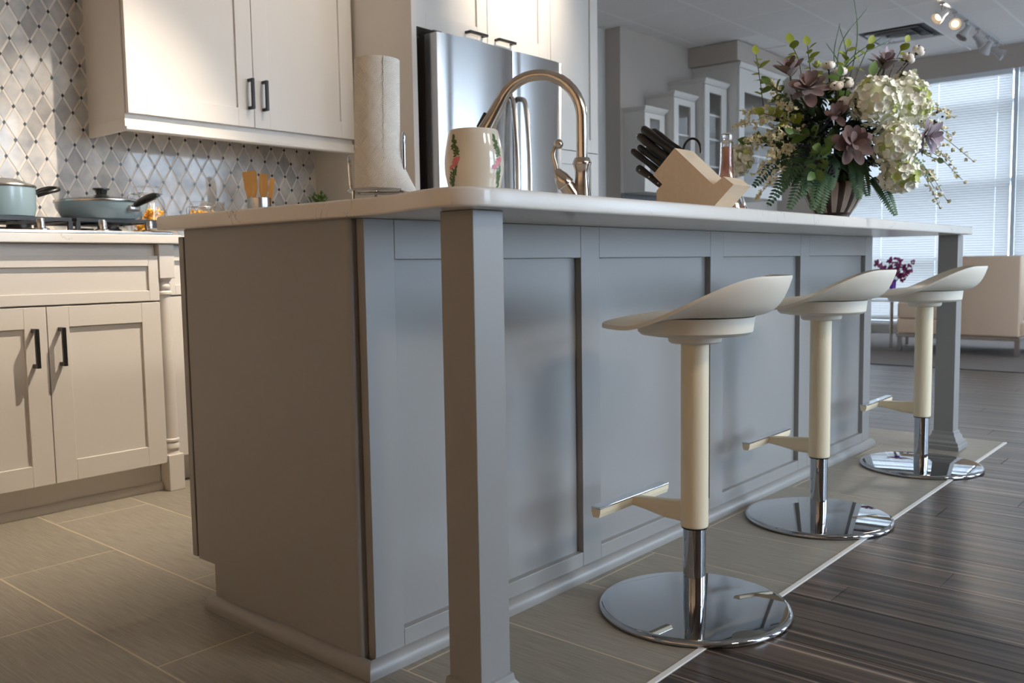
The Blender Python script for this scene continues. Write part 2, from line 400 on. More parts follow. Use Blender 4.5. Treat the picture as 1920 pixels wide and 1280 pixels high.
# right (far) wall with blinds: openings between piers
WY0, WY1, WZ0, WZ1 = -1.25, 2.59, 0.12, 2.59
wr = thing('wall_right', (XW, 0, 0), 'taupe wall around the far blinds', 'wall'); wr['kind'] = 'structure'
bx('wall_panel', XW, XW+0.15, YS, WY0, -0.01, H, 'wall_paint', wr, 0)
bx('wall_panel', XW, XW+0.15, WY1, 3.3, -0.01, H, 'wall_paint', wr, 0)
bx('wall_panel', XW, XW+0.15, WY0, WY1, WZ1, H, 'wall_paint', wr, 0)
bx('wall_panel', XW, XW+0.15, WY0, WY1, -0.01, WZ0, 'wall_paint', wr, 0)
bays = [(0.73, WY1), (WY0, 0.69)]
for bi, (a, b) in enumerate(bays):
    wi = thing('window_%d' % (bi+1), (XW+0.1, (a+b)/2, 0), ['far window behind the blinds above the tan chair', 'far window at the right edge behind blinds'][bi], 'window'); wi['kind'] = 'structure'
    for zz in (0.80, 1.56, 2.32):
        bx('mullion', XW+0.05, XW+0.66, a, b, zz-0.035, zz+0.0, 'window_frame', wi, 0)  # unseen outward depth added so each bar shades the blind below
    bx('window_frame', XW-0.02, XW+0.12, b, b+0.04 if bi else b+0.02, WZ0, WZ1, 'window_frame', wi, 0.002)
    zs = [WZ0, 0.765, 1.525, 2.285, WZ1]
    for z0, z1 in zip(zs, zs[1:]): bx('pane', XW+0.13, XW+0.136, a, b, z0 + (0.035 if z0 > WZ0 else 0), z1, 'window_pane', wi, 0)
    bl = thing('window_blind', (XW-0.03, (a+b)/2, WZ1), ['wide closed white slatted blind left of the window mullion', 'closed white slatted blind at the right edge of the photo'][bi], 'blind', 'closed blinds on the far window')
    bx('head_rail', XW-0.05, XW-0.005, a+0.01, b-0.01, WZ1-0.05, WZ1-0.005, 'window_frame', bl)
    bm = NB(); z = WZ1-0.06
    cords = [0.864, 1.40, 1.94, 2.45] if bi == 0 else [-1.0, -0.45, 0.10, 0.56]
    cuts = [a+0.004] + cords + [b-0.004]
    while z > WZ0+0.02:
        t = math.radians(66); hw = 0.0145
        dx, dz = hw*math.cos(t), hw*math.sin(t)
        p = [(-dx, -dz), (0.0015, 0), (dx, dz)]
        for c0, c1 in zip(cuts, cuts[1:]):           # the slats are slit where the lift cords pass
            vv = [[bm.verts.new((XW-0.028+q[0], yy, z+q[1])) for q in p] for yy in (c0+0.0010, c1-0.0010)]
            for i in range(2): bm.faces.new((vv[0][i], vv[0][i+1], vv[1][i+1], vv[1][i]))
        z -= 0.0245
    build('slats', bm, 'blind_slat', bl, kind='stuff')
    for yy in cords: bx('lift_cord', XW-0.029, XW-0.027, yy-0.0009, yy+0.0009, WZ0+0.02, WZ1-0.05, 'blind_slat', bl, 0)
    bx('bottom_rail', XW-0.04, XW-0.016, a+0.015, b-0.015, WZ0+0.002, WZ0+0.018, 'window_frame', bl)
# street-side wall (behind the viewer's right shoulder): storefront windows
wf = thing('wall_front', (4, YS, 0), 'street side wall with storefront windows behind the viewer', 'wall'); wf['kind'] = 'structure'
FZ0, FZ1 = 0.25, 2.52
STREET = [(1.4, 2.95), (4.05, 5.45), (6.55, 8.62)]
xs_ = [XL] + [v for ab in STREET for v in ab] + [XW+0.15]
for a, b in zip(xs_[0::2], xs_[1::2]): bx('wall_panel', a, b, YS-0.15, YS, -0.01, H, 'wall_paint', wf, 0)
for i, (a, b) in enumerate(STREET):
    bx('wall_panel', a, b, YS-0.15, YS, FZ1, H, 'wall_paint', wf, 0); bx('wall_panel', a, b, YS-0.15, YS, -0.01, FZ0, 'wall_paint', wf, 0)
    wi = thing('window_%d' % (i+3), ((a+b)/2, YS, FZ0), 'tall storefront window behind the viewer, %s along the street side' % ['nearest', 'middle one', 'farthest'][i], 'window'); wi['kind'] = 'structure'
    m_ = (a+b)/2
    for x_ in (a, m_-0.025, b-0.05): bx('window_frame', x_, x_+0.05, YS-0.1, YS+0.02, FZ0, FZ1, 'window_frame', wi, 0)
    for x0, x1 in ((a+0.05, m_-0.025), (m_+0.025, b-0.05)):
        bx('mullion', x0, x1, YS-0.1, YS+0.02, 1.80, 1.86, 'window_frame', wi, 0)
        bx('pane', x0, x1, YS-0.05, YS-0.044, FZ0, 1.80, 'window_pane', wi, 0); bx('pane', x0, x1, YS-0.05, YS-0.044, 1.86, FZ1, 'window_pane', wi, 0)
bm = NB(); box(bm, -40, 50, -50, YS-0.16, -0.4, -0.3); box(bm, XW+0.75, 50, YS-0.16, 50, -0.4, -0.3)
build('ground', bm, 'ground_outside', None, label='paved ground outside the windows', cat='ground', kind='structure')

# ------------------------------------------------------------------ setting: ceiling
ce = bx('ceiling', XL, XW+0.15, YS-0.15, 3.4, H+0.012, H+0.12, 'ceiling_grid', None, 0, label='suspended ceiling of white square tiles', kind='structure')
bm = NB(); box(bm, -0.298, 0.298, -0.298, 0.298, -0.014, 0, 0.004, 1)
cme = bpy.data.meshes.new('ceiling_tile'); bm.to_mesh(cme); bm.free(); cme.materials.append(MATS['ceiling_tile'])
GX, GY = 5.434, 2.354
for i in range(-6, 6):
    for j in range(-6, 2):
        x, y = GX + 0.61*(i+0.5), GY + 0.61*(j+0.5)
        if x > XW-0.25 or (i == 3 and j == -2): continue
        if x > 6.4 and y > 2.6: continue
        if x < 2.5 and y > 2.2: continue
        link('ceiling_tile', cme, None, ce, Vector((x, y, H+0.012)) - ce.location)
gm = NB()
for i in range(-6, 7):
    if GX+0.61*i < XW: box(gm, GX+0.61*i-0.012, GX+0.61*i+0.012, YS, 3.2, H-0.001, H+0.011)
for j in range(-6, 3):
    box(gm, 1.7, XW, GY+0.61*j-0.012, GY+0.61*j+0.012, H-0.002, H+0.010)
build('ceiling_grid', gm, 'ceiling_grid', ce)
bx('ceiling_field', XL, 1.6, YS, 3.3, H+0.002, H+0.011, 'ceiling_tile', ce, 0)
# supply diffuser
vx, vy = GX + 0.61*3.5, GY - 0.61*1.5
vt = thing('ceiling_vent', (vx, vy, H), 'square white ceiling air vent behind the flowers', 'vent')
for q, (r, dz) in enumerate(((0.30, 0.0), (0.235, -0.012), (0.165, -0.024), (0.095, -0.034))):
    bm = NB(); t = 0.05
    for k in range(4):
        M = Matrix.Translation((vx, vy, H+dz)) @ Matrix.Rotation(k*PI/2, 4, 'Z')
        v = [bm.verts.new(M @ Vector(p)) for p in ((-r, -r, -0.004), (r, -r, -0.004), (r-t*0.8, -r+t*0.8, 0.03), (-r+t*0.8, -r+t*0.8, 0.03))]
        bm.faces.new(v)
    build('louvre', bm, 'vent_white', vt)
bx('vent_core', vx-0.06, vx+0.06, vy-0.06, vy+0.06, H-0.04, H-0.034, 'vent_white', vt)
bx('vent_back', vx-0.29, vx+0.29, vy-0.29, vy+0.29, H+0.006, H+0.011, 'dark_inside', vt, 0)

# ------------------------------------------------------------------ track lights
def track_head(x, y, z, target, lit, label, group, power=0, cone=70, col=None, rad=0.02):
    t = thing('track_light', (x, y, z), label, 'light', group)
    bm = NB(); tube(bm, [(x, y, z), (x, y, z-0.07)], 0.008, 8); box(bm, x-0.014, x+0.014, y-0.02, y+0.02, z-0.012, z)
    build('stem', bm, 'track_metal', t)
    p = Vector((x, y, z-0.085)); d = (Vector(target) - p).normalized()
    M = Matrix.Translation(p) @ d.to_track_quat('Z', 'Y').to_matrix().to_4x4()
    bm = NB(); lathe(bm, [(0.0, -0.045), (0.022, -0.045), (0.026, -0.035), (0.027, 0.0), (0.045, 0.045), (0.05, 0.07), (0.046, 0.07), (0.036, 0.04)], 0, 0, 20, M, caps=False)
    build('shade', bm, 'track_metal', t, smooth=True)
    bm = NB(); lathe(bm, [(0.0, 0.052), (0.016, 0.052), (0.026, 0.046)], 0, 0, 20, M, caps=False)
    build('bulb', bm, 'lamp_glow' if lit else 'vent_white', t, smooth=True)
    if power: 
        s = spot('spot', p + d*0.09, target, power, col or WARM, cone, 0.9, rad); s.name = 'spot_lamp'
        s.parent = t; s.location = s.location - t.location
tr = bx('light_track', 6.45, 8.55, 0.80, 0.835, H-0.035, H-0.002, 'track_metal', None, 0.002, label='long grey ceiling light track at the upper right', cat='light track')
names = ['first', 'second', 'third', 'fourth', 'fifth', 'sixth']
for i, (xx, tg, lit) in enumerate(((6.62, (4.2, 2.4, 0.6), True), (6.98, (2.0, -0.6, 0.8), True), (7.32, (6.2, 2.0, 0.5), False), (7.70, (8.5, -0.8, 0.6), False), (8.05, (8.6, 2.0, 1.0), False), (8.38, (8.6, -1.0, 1.4), False))):
    track_head(xx, 0.817, H-0.036, tg, lit, '%s spotlight along the grey ceiling track%s' % (names[i], ', lit' if lit else ', unlit'), 'spotlights on the ceiling track', 45 if lit else 0, 95, None, 0.12)
# kitchen track above the island (out of the frame), its heads light the cabinets
bx('light_track', 0.2, 3.0, 0.78, 0.815, H-0.035, H-0.002, 'track_metal', None, 0.002, label='ceiling light track above the kitchen island', cat='light track')
for i, (xx, tg, pw, cn) in enumerate(((1.10, (0.10, 1.90, 0.55), 250, 60), (1.45, (0.95, 2.2, 1.80), 30, 80), (2.35, (2.38, 1.75, 2.15), 70, 64), (0.45, (-0.3, 1.2, 0.0), 10, 60))):
    track_head(xx, 0.797, H-0.036, tg, True, '%s warm spotlight above the kitchen island' % names[i], 'spotlights above the island', pw, cn)

# added unseen track behind the viewer: bounces warm fill off the left wall
bx('light_track', -2.235, -2.2, -3.6, 1.4, H-0.035, H-0.002, 'track_metal', None, 0.002, label='added unseen ceiling light track behind the viewer by the left wall', cat='light track')
for i, yy in enumerate((-2.9, -1.5, -0.1, 1.2)):
    track_head(-2.2175, yy, H-0.036, (XL, yy+0.1, 1.1), True, '%s added warm fill spotlight washing the left wall behind the viewer' % names[i], 'added fill spotlights on the left wall', 300, 70, (1.0, 0.78, 0.55))

# showroom track over the walkway behind the viewer's right shoulder, aimed at the island
bx('light_track', -0.4, 4.4, -3.235, -3.2, H-0.035, H-0.002, 'track_metal', None, 0.002, label='ceiling light track over the walkway facing the island', cat='light track')
for i, xx in enumerate((0.3, 1.5, 2.7, 3.9)):
    track_head(xx, -3.2175, H-0.036, (xx-0.35, -0.25, 0.95), True, '%s spotlight over the walkway, aimed at the island' % names[i], 'spotlights aimed at the island', 55, 58, (1.0, 0.88, 0.74), 0.22)

track_head(2.1, -3.2175, H-0.036, (1.70, -0.24, 1.32), True, 'fifth spotlight over the walkway, added to brighten the bouquet', 'spotlights aimed at the island', 130, 23, (1.0, 0.90, 0.78), 0.1)  # extra unseen head, added only to brighten the bouquet

# ------------------------------------------------------------------ island
HU = 0.884; HT = 0.916
isl = thing('kitchen_island', (1.38, 0.3, 0), 'long grey painted kitchen island with recessed panels', 'island')
bx('carcass', 0.02, 2.735, 0.021, 0.607, 0.105, HU-0.0005, 'grey_paint', isl, 0)
bx('plinth', 0.02, 2.735, 0.021, 0.545, 0, 0.1045, 'grey_paint', isl, 0)
a = [0.088, 0.698, 0.776, 1.355, 1.436, 2.018, 2.098, 2.6725, 2.7531]
for x0, x1 in ((0.012, a[0]), (a[1], a[2]), (a[3], a[4]), (a[5], a[6]), (a[7], a[8])):
    bx('stile', x0, x1, 0.0, 0.0205, 0.0, HU-0.0005, 'grey_paint', isl, 0.0012)
for x0, x1 in ((a[0], a[1]), (a[2], a[3]), (a[4], a[5]), (a[6], a[7])):
    bx('top_rail', x0+0.0006, x1-0.0004, 0.0003, 0.0205, 0.806, HU-0.0005, 'grey_paint', isl, 0.0012)
    bx('bottom_rail', x0+0.0006, x1-0.0004, 0.0003, 0.0205, 0.0, 0.0653, 'grey_paint', isl, 0.0012)
    bx('recessed_panel', x0-0.003, x1+0.003, 0.0175, 0.0225, 0.06, 0.81, 'grey_paint', isl, 0)
# end panel with toe-kick notch
bm = NB()
prof = [(0.052, 0.0), (0.555, 0.0), (0.555, 0.105), (0.624, 0.105), (0.624, HU-0.0005), (0.052, HU-0.0005)]
fa = [bm.verts.new((0.0, y, z)) for y, z in prof]; fb = [bm.verts.new((0.0195, y, z)) for y, z in prof]
bm.faces.new(fa); bm.faces.new(fb)
for i in range(6): bm.faces.new((fa[i], fa[(i+1) % 6], fb[(i+1) % 6], fb[i]))
build('end_panel', bm, 'grey_paint', isl)
bm = NB(); n = 8                       # rounded corner stile of the end panel
out = [(0.0195, 0.0235), (0.0195, 0.0515), (-0.004, 0.0515)] + [(0.004 - 0.008*math.cos(t*PI/2/n), 0.0355 - 0.012*math.sin(t*PI/2/n)) for t in range(n+1)]
extrude_poly(bm, out, 0.0, HU-0.0005); build('corner_stile', bm, 'grey_paint', isl, smooth=True)
bx('end_panel', 2.735, 2.7525, 0.0215, 0.627, 0.105, HU-0.0005, 'grey_paint', isl)
# fronts on the range side
xx = 0.006
for i in range(5):
    x0 = -0.001 + i*0.5505; x1 = x0 + 0.5465
    bm = NB(); box(bm, x0, x1, 0.630, 0.650, 0.108, 0.868, 0.0015)
    d = build('cabinet_door', bm, 'grey_paint', isl)
bx('toe_board', 0.0205, 2.735, 0.5455, 0.556, 0, 0.1045, 'grey_paint', isl)
def shoe(bm, p0, p1, nrm, h=0.03, t=0.022, ext0=0, ext1=0):
    p0, p1, nrm = Vector(p0), Vector(p1), Vector(nrm)
    pr = [(0, 0), (t, 0), (t, h*0.30)] + [(t - t*0.9*(1-math.cos(k*PI/2/5)), h*0.30 + h*0.70*math.sin(k*PI/2/5)) for k in range(1, 6)] + [(0, h)]
    d = (p1-p0).normalized()
    A = [bm.verts.new(p0 - d*(ext0*q[0]) + nrm*q[0] + Vector((0, 0, q[1]))) for q in pr]
    B = [bm.verts.new(p1 + d*(ext1*q[0]) + nrm*q[0] + Vector((0, 0, q[1]))) for q in pr]
    bm.faces.new(A); bm.faces.new(B)
    for i in range(len(pr)): bm.faces.new((A[i], A[(i+1) % len(pr)], B[(i+1) % len(pr)], B[i]))
bm = NB(); shoe(bm, (0.0, 0, 0.0002), (2.7535, 0, 0.0002), (0, -1, 0), ext0=1, ext1=1); build('base_moulding', bm, 'grey_paint', isl, smooth=True)
bm = NB(); shoe(bm, (0, 0.0, 0.0002), (0, 0.57, 0.0002), (-1, 0, 0), ext0=1); build('base_moulding', bm, 'grey_paint', isl, smooth=True)
bm = NB(); shoe(bm, (2.7535, 0.0, 0.0002), (2.7535, 0.57, 0.0002), (1, 0, 0), ext0=1); build('base_moulding', bm, 'grey_paint', isl, smooth=True)
def post(px, py, pw=0.0757):
    p = bx('support_post', px, px+pw, py, py+pw, 0.0, HU-0.0005, 'grey_paint', isl, 0.0015)
    bm = NB(); cx, cy = px+pw/2, py+pw/2
    pr = [(pw/2+0.030, 0.0), (pw/2+0.030, 0.016), (pw/2+0.026, 0.020), (pw/2+0.026, 0.030), (pw/2+0.016, 0.038), (pw/2+0.013, 0.050), (pw/2+0.006, 0.060), (pw/2+0.004, 0.072), (pw/2, 0.074)]
    rings = [[bm.verts.new((cx+sx*r, cy+sy*r, z)) for sx, sy in ((-1, -1), (1, -1), (1, 1), (-1, 1))] for r, z in pr]
    for r0, r1 in zip(rings, rings[1:]):
        for i in range(4): bm.faces.new((r0[i], r0[(i+1) % 4], r1[(i+1) % 4], r1[i]))
    bm.faces.new(rings[0])
    build('post_base', bm, 'grey_paint', p)
post(-0.0114, -0.3027); post(2.8643, -0.3027)
# countertop with a flared, rounded corner over each post
def arc(cx, cy, r, a0, a1, n=8): return [(cx + r*math.cos(math.radians(a0+(a1-a0)*i/n)), cy + r*math.sin(math.radians(a0+(a1-a0)*i/n))) for i in range(n+1)]
flare = [(-0.032, -0.06), (-0.035, -0.10), (-0.044, -0.145), (-0.058, -0.195), (-0.072, -0.24)]
near = flare + arc(-0.018, -0.290, 0.062, 165, 270, 9) + [(0.03, -0.3535), (0.10, -0.350), (0.20, -0.3465)]
outl = near + arc(2.90, -0.3345, 0.012, 270, 360, 3) + arc(2.90, 0.684, 0.012, 0, 90, 3) + arc(-0.020, 0.684, 0.012, 90, 180, 3)
bm = NB(); extrude_poly(bm, outl, HU, HT, 0.005)
build('island_countertop', bm, 'quartz', None, smooth=True, label='white quartz island countertop with rounded near corner', cat='countertop')

# ------------------------------------------------------------------ bar stools
def make_stool(loc, label):
    X, Y = loc
    t = thing('bar_stool', (X, Y, 0), label, 'stool', 'bar stools along the island')
    bm = NB(); R = 0.2175
    lathe(bm, [(0, 0.0008), (R-0.006, 0.0008), (R-0.001, 0.003), (R, 0.006), (R-0.001, 0.010), (R-0.005, 0.0135), (R-0.012, 0.015), (0, 0.0155)], X, Y, 96, caps=False)
    build('base_disc', bm, 'dark_chrome', t, smooth=True)
    bm = NB(); lathe(bm, [(0.0255, 0.0155), (0.0255, 0.24)], X, Y, 40); build('gas_column', bm, 'dark_chrome', t, smooth=True)
    bm = NB(); lathe(bm, [(0.0265, 0.1945), (0.0295, 0.195), (0.0308, 0.197), (0.0310, 0.20), (0.0310, 0.618)], X, Y, 48); build('sleeve', bm, 'cream_plastic', t, smooth=True)
    bm = NB(); lathe(bm, [(0.0262, 0.1915), (0.0290, 0.1915), (0.0298, 0.1946), (0.0262, 0.1946)], X, Y, 40); build('seal_ring', bm, 'black_plastic', t, smooth=True)
    # foot rest: tapering arm and cross bar with a chrome strip
    bm = NB(); secs = [(0.022, 0.202, 0.250, 0.019), (0.07, 0.204, 0.246, 0.018), (0.12, 0.213, 0.243, 0.016), (0.165, 0.220, 0.240, 0.015)]
    rings = []
    for yy, z0, z1, hw in secs:
        zc, hz = (z0+z1)/2, (z1-z0)/2
        rings.append([bm.verts.new((X + hw*math.copysign(abs(math.cos(q))**0.5, math.cos(q)), Y+yy, zc + hz*math.copysign(abs(math.sin(q))**0.5, math.sin(q)))) for q in [2*PI*(k+0.5)/16 for k in range(16)]])
    for r0, r1 in zip(rings, rings[1:]):
        for i in range(16): bm.faces.new((r0[i], r0[(i+1) % 16], r1[(i+1) % 16], r1[i]))
    bm.faces.new(rings[0]); bm.faces.new(rings[-1])
    ar = build('footrest_arm', bm, 'cream_plastic', t, smooth=True)
    bm = NB(); bar = [(-0.0125, 0.0), (-0.0115, 0.010), (-0.008, 0.020), (0.008, 0.020), (0.0115, 0.010), (0.0125, 0.0)]
    A = [bm.verts.new((X-0.148, Y+0.168+q[0], 0.238-q[1])) for q in bar]; B = [bm.verts.new((X+0.148, Y+0.168+q[0], 0.238-q[1])) for q in bar]
    bm.faces.new(A); bm.faces.new(B)
    for i in range(6): bm.faces.new((A[i], A[(i+1) % 6], B[(i+1) % 6], B[i]))
    fb_ = build('footrest_bar', bm, 'cream_plastic', t)
    bm = NB(); box(bm, X-0.149, X+0.149, Y+0.168-0.0128, Y+0.168+0.0128, 0.2382, 0.2425, 0.0012); build('footrest_strip', bm, 'chrome', fb_)
    # seat housing
    M0 = Matrix.Translation((X, Y, 0)) @ Matrix.Rotation(math.radians(20), 4, 'Z')
    bm = NB(); lathe(bm, [(0, 0.612), (0.052, 0.612), (0.058, 0.616), (0.060, 0.627), (0.100, 0.630), (0.119, 0.633), (0.126, 0.639), (0.130, 0.6715), (0, 0.6725)], 0, 0, 48, M0, caps=False)
    build('seat_housing', bm, 'seat_plastic', t, smooth=True)
    # seat shell: thin scoop that rises to a low back
    bm = NB(); NA, NR, R = 72, 20, 0.203; zc = 0.682
    def surf(s, psi, off):
        c = (1-math.cos(psi))/2
        dg = abs(((math.degrees(psi)+180) % 360)-180); q_ = min(1, max(0, (dg-50)/92)); q_ = q_*q_*(3-2*q_)
        rim = 0.659 + 0.106*q_
        p = 2.6 + 6.0*min(1, c*1.25)
        z = zc + (rim-zc)*s**p
        rr = R*s*(1.0 + 0.02*math.cos(2*psi))
        return M0 @ Vector((-rr*math.sin(psi), rr*math.cos(psi), z + off))
    def shell(off, rscale):
        c0 = bm.verts.new(surf(0, 0, off)); rings = []
        for i in range(1, NR+1):
            s = (i/NR)**0.75*rscale
            rings.append([bm.verts.new(surf(s, 2*PI*k/NA, off)) for k in range(NA)])
        for k in range(NA): bm.faces.new((c0, rings[0][k], rings[0][(k+1) % NA]))
        for r0, r1 in zip(rings, rings[1:]):
            for k in range(NA): bm.faces.new((r0[k], r0[(k+1) % NA], r1[(k+1) % NA], r1[k]))
        return rings[-1]
    top = shell(0.0, 0.955); bot = shell(-0.0095, 1.0)
    mid = [bm.verts.new(surf(0.995, 2*PI*k/NA, -0.001)) for k in range(NA)]
    for k in range(NA):
        bm.faces.new((top[k], top[(k+1) % NA], mid[(k+1) % NA], mid[k])); bm.faces.new((mid[k], mid[(k+1) % NA], bot[(k+1) % NA], bot[k]))
    build('seat', bm, 'seat_plastic', t, smooth=True)
    return t
s1 = make_stool((0.686, -0.321), 'cream swivel bar stool nearest the viewer, beside the near post')
dup(s1, (1.556, -0.261, 0), 'cream swivel bar stool standing between the two other stools')
dup(s1, (2.468, -0.293, 0), 'cream swivel bar stool farthest back, in front of the far post')

# ------------------------------------------------------------------ range wall: backsplash
px_, pz_ = 0.0725, 0.0621
ox, oz = 0.688, 1.349
bm = NB(); box(bm, -0.7, 1.668, YB-0.0072, YB, HT, 2.44); build('backsplash_bed', bm, 'tile_grout', wb)
bm = NB(); gap = 0.0032; hw, hh = px_/2 - gap, pz_ - gap*1.7
t0 = 0.0045
A = [bm.verts.new((sx*hw, 0, sz*hh)) for sx, sz in ((-1, 0), (0, -1), (1, 0), (0, 1))]
B = [bm.verts.new((sx*hw*0.94, -t0, sz*hh*0.94)) for sx, sz in ((-1, 0), (0, -1), (1, 0), (0, 1))]
bm.faces.new(A); bm.faces.new(B[::-1])
for i in range(4): bm.faces.new((A[i], B[i], B[(i+1) % 4], A[(i+1) % 4]))
bmesh.ops.recalc_face_normals(bm, faces=bm.faces)
dme = bpy.data.meshes.new('diamond_tile'); bm.to_mesh(dme); bm.free(); dme.materials.append(MATS['marble'])
dots = NB()
for j in range(-8, 19):
    for i in range(-10, 17):
        # lattice dot, and the diamond centred half a pitch to its right
        x = ox + px_*i + (px_/2 if j % 2 else 0); z = oz + pz_*j
        if x > 0.1 and x < 1.665 and z > HT+0.004 and z < 2.0 and not (x > 0.62 and z > 1.40):
            s = 0.0058
            r = [dots.verts.new((x+sx*s, YB-0.0095, z+sz*s*1.45)) for sx, sz in ((-1, 0), (0, -1), (1, 0), (0, 1))]
            q = [dots.verts.new((x+sx*s, YB-0.004, z+sz*s*1.45)) for sx, sz in ((-1, 0), (0, -1), (1, 0), (0, 1))]
            dots.faces.new(r)
            for m_ in range(4): dots.faces.new((r[m_], q[m_], q[(m_+1) % 4], r[(m_+1) % 4]))
        x += px_/2
        if 0.14 < x < 1.64 and HT+pz_*0.6 < z < 1.93 and not (x > 0.66 and z > 1.42):
            link('diamond_tile', dme, None, wb, Vector((x, YB-0.004, z)) - wb.location)
build('accent_dots', dots, 'black_stone', wb, kind='stuff')

# ------------------------------------------------------------------ range wall: cabinets
W = 'white_paint'
bc = thing('base_cabinet', (0.11, 1.9, 0), 'white base cabinet with two doors under the cooktop', 'cabinet')
bx('body', -0.275, 0.495, 1.712, 2.325, 0.1, HU-0.001, W, bc, 0.001)
dr = shaker('drawer_front', -0.272, 0.4945, 0.685, 0.842, 1.690, W, bc, fw=0.036)
for x0, x1, hx in ((-0.272, 0.1085, 0.0655), (0.1115, 0.4945, 0.148)):
    d = shaker('door', x0, x1, 0.104, 0.6795, 1.690, W, bc, fw=0.068); pull(hx, 0.55, 1.690, d)
bx('toe_board', -0.275, 0.495, 1.745, 1.765, 0, 0.0995, W, bc)
bm = NB(); shoe(bm, (-0.275, 1.745, 0.0002), (0.495, 1.745, 0.0002), (0, -1, 0), h=0.028, t=0.016); build('toe_moulding', bm, W, bc, smooth=True)
def turned_post(cx, label):
    tp = thing('turned_post', (cx, 1.712, 0), label, 'cabinet post', 'turned posts flanking the range cabinet')
    bx('post_backing', cx-0.0285, cx+0.0285, 1.745, 2.30, 0, HU-0.001, W, tp)
    bx('post_block', cx-0.0285, cx+0.0285, 1.684, 1.744, 0.762, HU-0.001, W, tp, 0.002)
    bm = NB(); lathe(bm, [(0.027, 0.762), (0.022, 0.752), (0.0175, 0.748), (0.0225, 0.738), (0.0235, 0.731), (0.0205, 0.722), (0.0185, 0.719), (0.026, 0.713), (0.026, 0.706), (0.0205, 0.702), (0.0205, 0.66), (0.0245, 0.30), (0.0245, 0.188), (0.0285, 0.184), (0.0285, 0.177), (0.0235, 0.174), (0.0285, 0.166), (0.0285, 0.152), (0.0245, 0.148), (0.024, 0.14), (0.029, 0.128)], cx, 1.714, 28)
    build('turned_shaft', bm, W, tp, smooth=True)
    bx('plinth_block', cx-0.0290, cx+0.0290, 1.682, 1.744, 0, 0.13, W, tp, 0.002)
turned_post(0.525, 'white turned post at the right of the range cabinet, beside the island')
turned_post(-0.3065, 'white turned post left of the range cabinet')
bc2 = thing('base_cabinet', (1.11, 2.0, 0), 'white base cabinet set back between range and refrigerator', 'cabinet')
bx('body', 0.556, 1.664, 1.782, 2.325, 0.1, HU-0.001, W, bc2, 0.001)
for x0, x1 in ((0.558, 0.925), (0.929, 1.296), (1.30, 1.662)):
    d = shaker('drawer_front', x0, x1, 0.70, 0.86, 1.760, W, bc2, fw=0.036); pull((x0+x1)/2, 0.78, 1.760, d, vertical=False)
    d = shaker('door', x0, x1, 0.104, 0.694, 1.760, W, bc2); pull(x1-0.035, 0.6, 1.760, d)
bx('toe_board', 0.556, 1.664, 1.83, 1.845, 0, 0.0995, W, bc2)
bc3 = thing('base_cabinet', (-1.0, 2.0, 0), 'white base cabinet left of the range, outside the view', 'cabinet')
bx('body', -1.6, -0.337, 1.782, 2.325, 0, HU-0.001, W, bc3, 0.001)
for x0, x1 in ((-1.59, -0.97), (-0.966, -0.34)): d = shaker('door', x0, x1, 0.104, 0.86, 1.760, W, bc3); pull(x1-0.035, 0.6, 1.760, d)
bm = NB(); extrude_poly(bm, [(-1.6, 1.735), (-0.352, 1.735), (-0.352, 1.662), (0.572, 1.662), (0.572, 1.735), (1.667, 1.735), (1.667, YB-0.0045), (-1.6, YB-0.0045)], HU, HT-0.002, 0.003)
build('range_countertop', bm, 'quartz', None, label='white quartz countertop around the cooktop', cat='countertop')
uc = thing('upper_cabinet', (1.11, 2.2, 1.32), 'white two-door upper cabinet above the backsplash', 'cabinet')
bx('body', 0.566, 1.655, 2.022, YB-0.005, 1.362, 2.45, W, uc, 0.001)
for x0, x1, hx in ((0.571, 1.116, 1.094), (1.119, 1.652, 1.162)):
    d = shaker('door', x0, x1, 1.382, 2.44, 2.0, W, uc, fw=0.075); pull(hx, 1.516, 2.0, d)
bm = NB(); pr = [(2.004, 1.318), (2.0, 1.322), (2.002, 1.330), (2.014, 1.334), (2.016, 1.362), (2.034, 1.362), (2.034, 1.318)]
A = [bm.verts.new((0.562, y, z)) for y, z in pr]; B = [bm.verts.new((1.658, y, z)) for y, z in pr]
bm.faces.new(A); bm.faces.new(B)
for i in range(len(pr)): bm.faces.new((A[i], A[(i+1) % len(pr)], B[(i+1) % len(pr)], B[i]))
build('light_rail', bm, W, uc)
bx('side_rail', 0.562, 0.578, 2.0345, YB-0.012, 1.318, 1.3615, W, uc)
oc = thing('fridge_cabinet', (2.17, 2.0, 0), 'white two-door cabinet above the refrigerator with a tall side panel', 'cabinet')
bx('side_panel', 1.670, 1.700, 1.617, YB-0.001, 0, 2.45, W, oc, 0.002)
bx('body', 1.7005, 2.640, 1.655, YB-0.001, 1.846, 2.45, W, oc, 0.001)
for x0, x1, hx in ((1.703, 2.178, 2.085), (2.182, 2.640, 2.292)):
    d = shaker('door', x0, x1, 1.843, 2.44, 1.632, W, oc, fw=0.07); pull(hx, 1.872, 1.632, d, vertical=False)
pc = thing('pantry_cabinet', (2.87, 2.0, 0), 'tall white pantry cabinet right of the refrigerator', 'cabinet')
bx('body', 2.6425, 3.094, 1.655, YB-0.001, 0, 2.45, W, pc, 0.001)
d = shaker('door', 2.670, 3.090, 1.400, 2.44, 1.632, W, pc, fw=0.07)
d = shaker('door', 2.670, 3.090, 0.104, 1.396, 1.632, W, pc, fw=0.07)
bx('filler', 2.6425, 2.668, 1.634, 1.6545, 0.1, 2.44, W, pc)

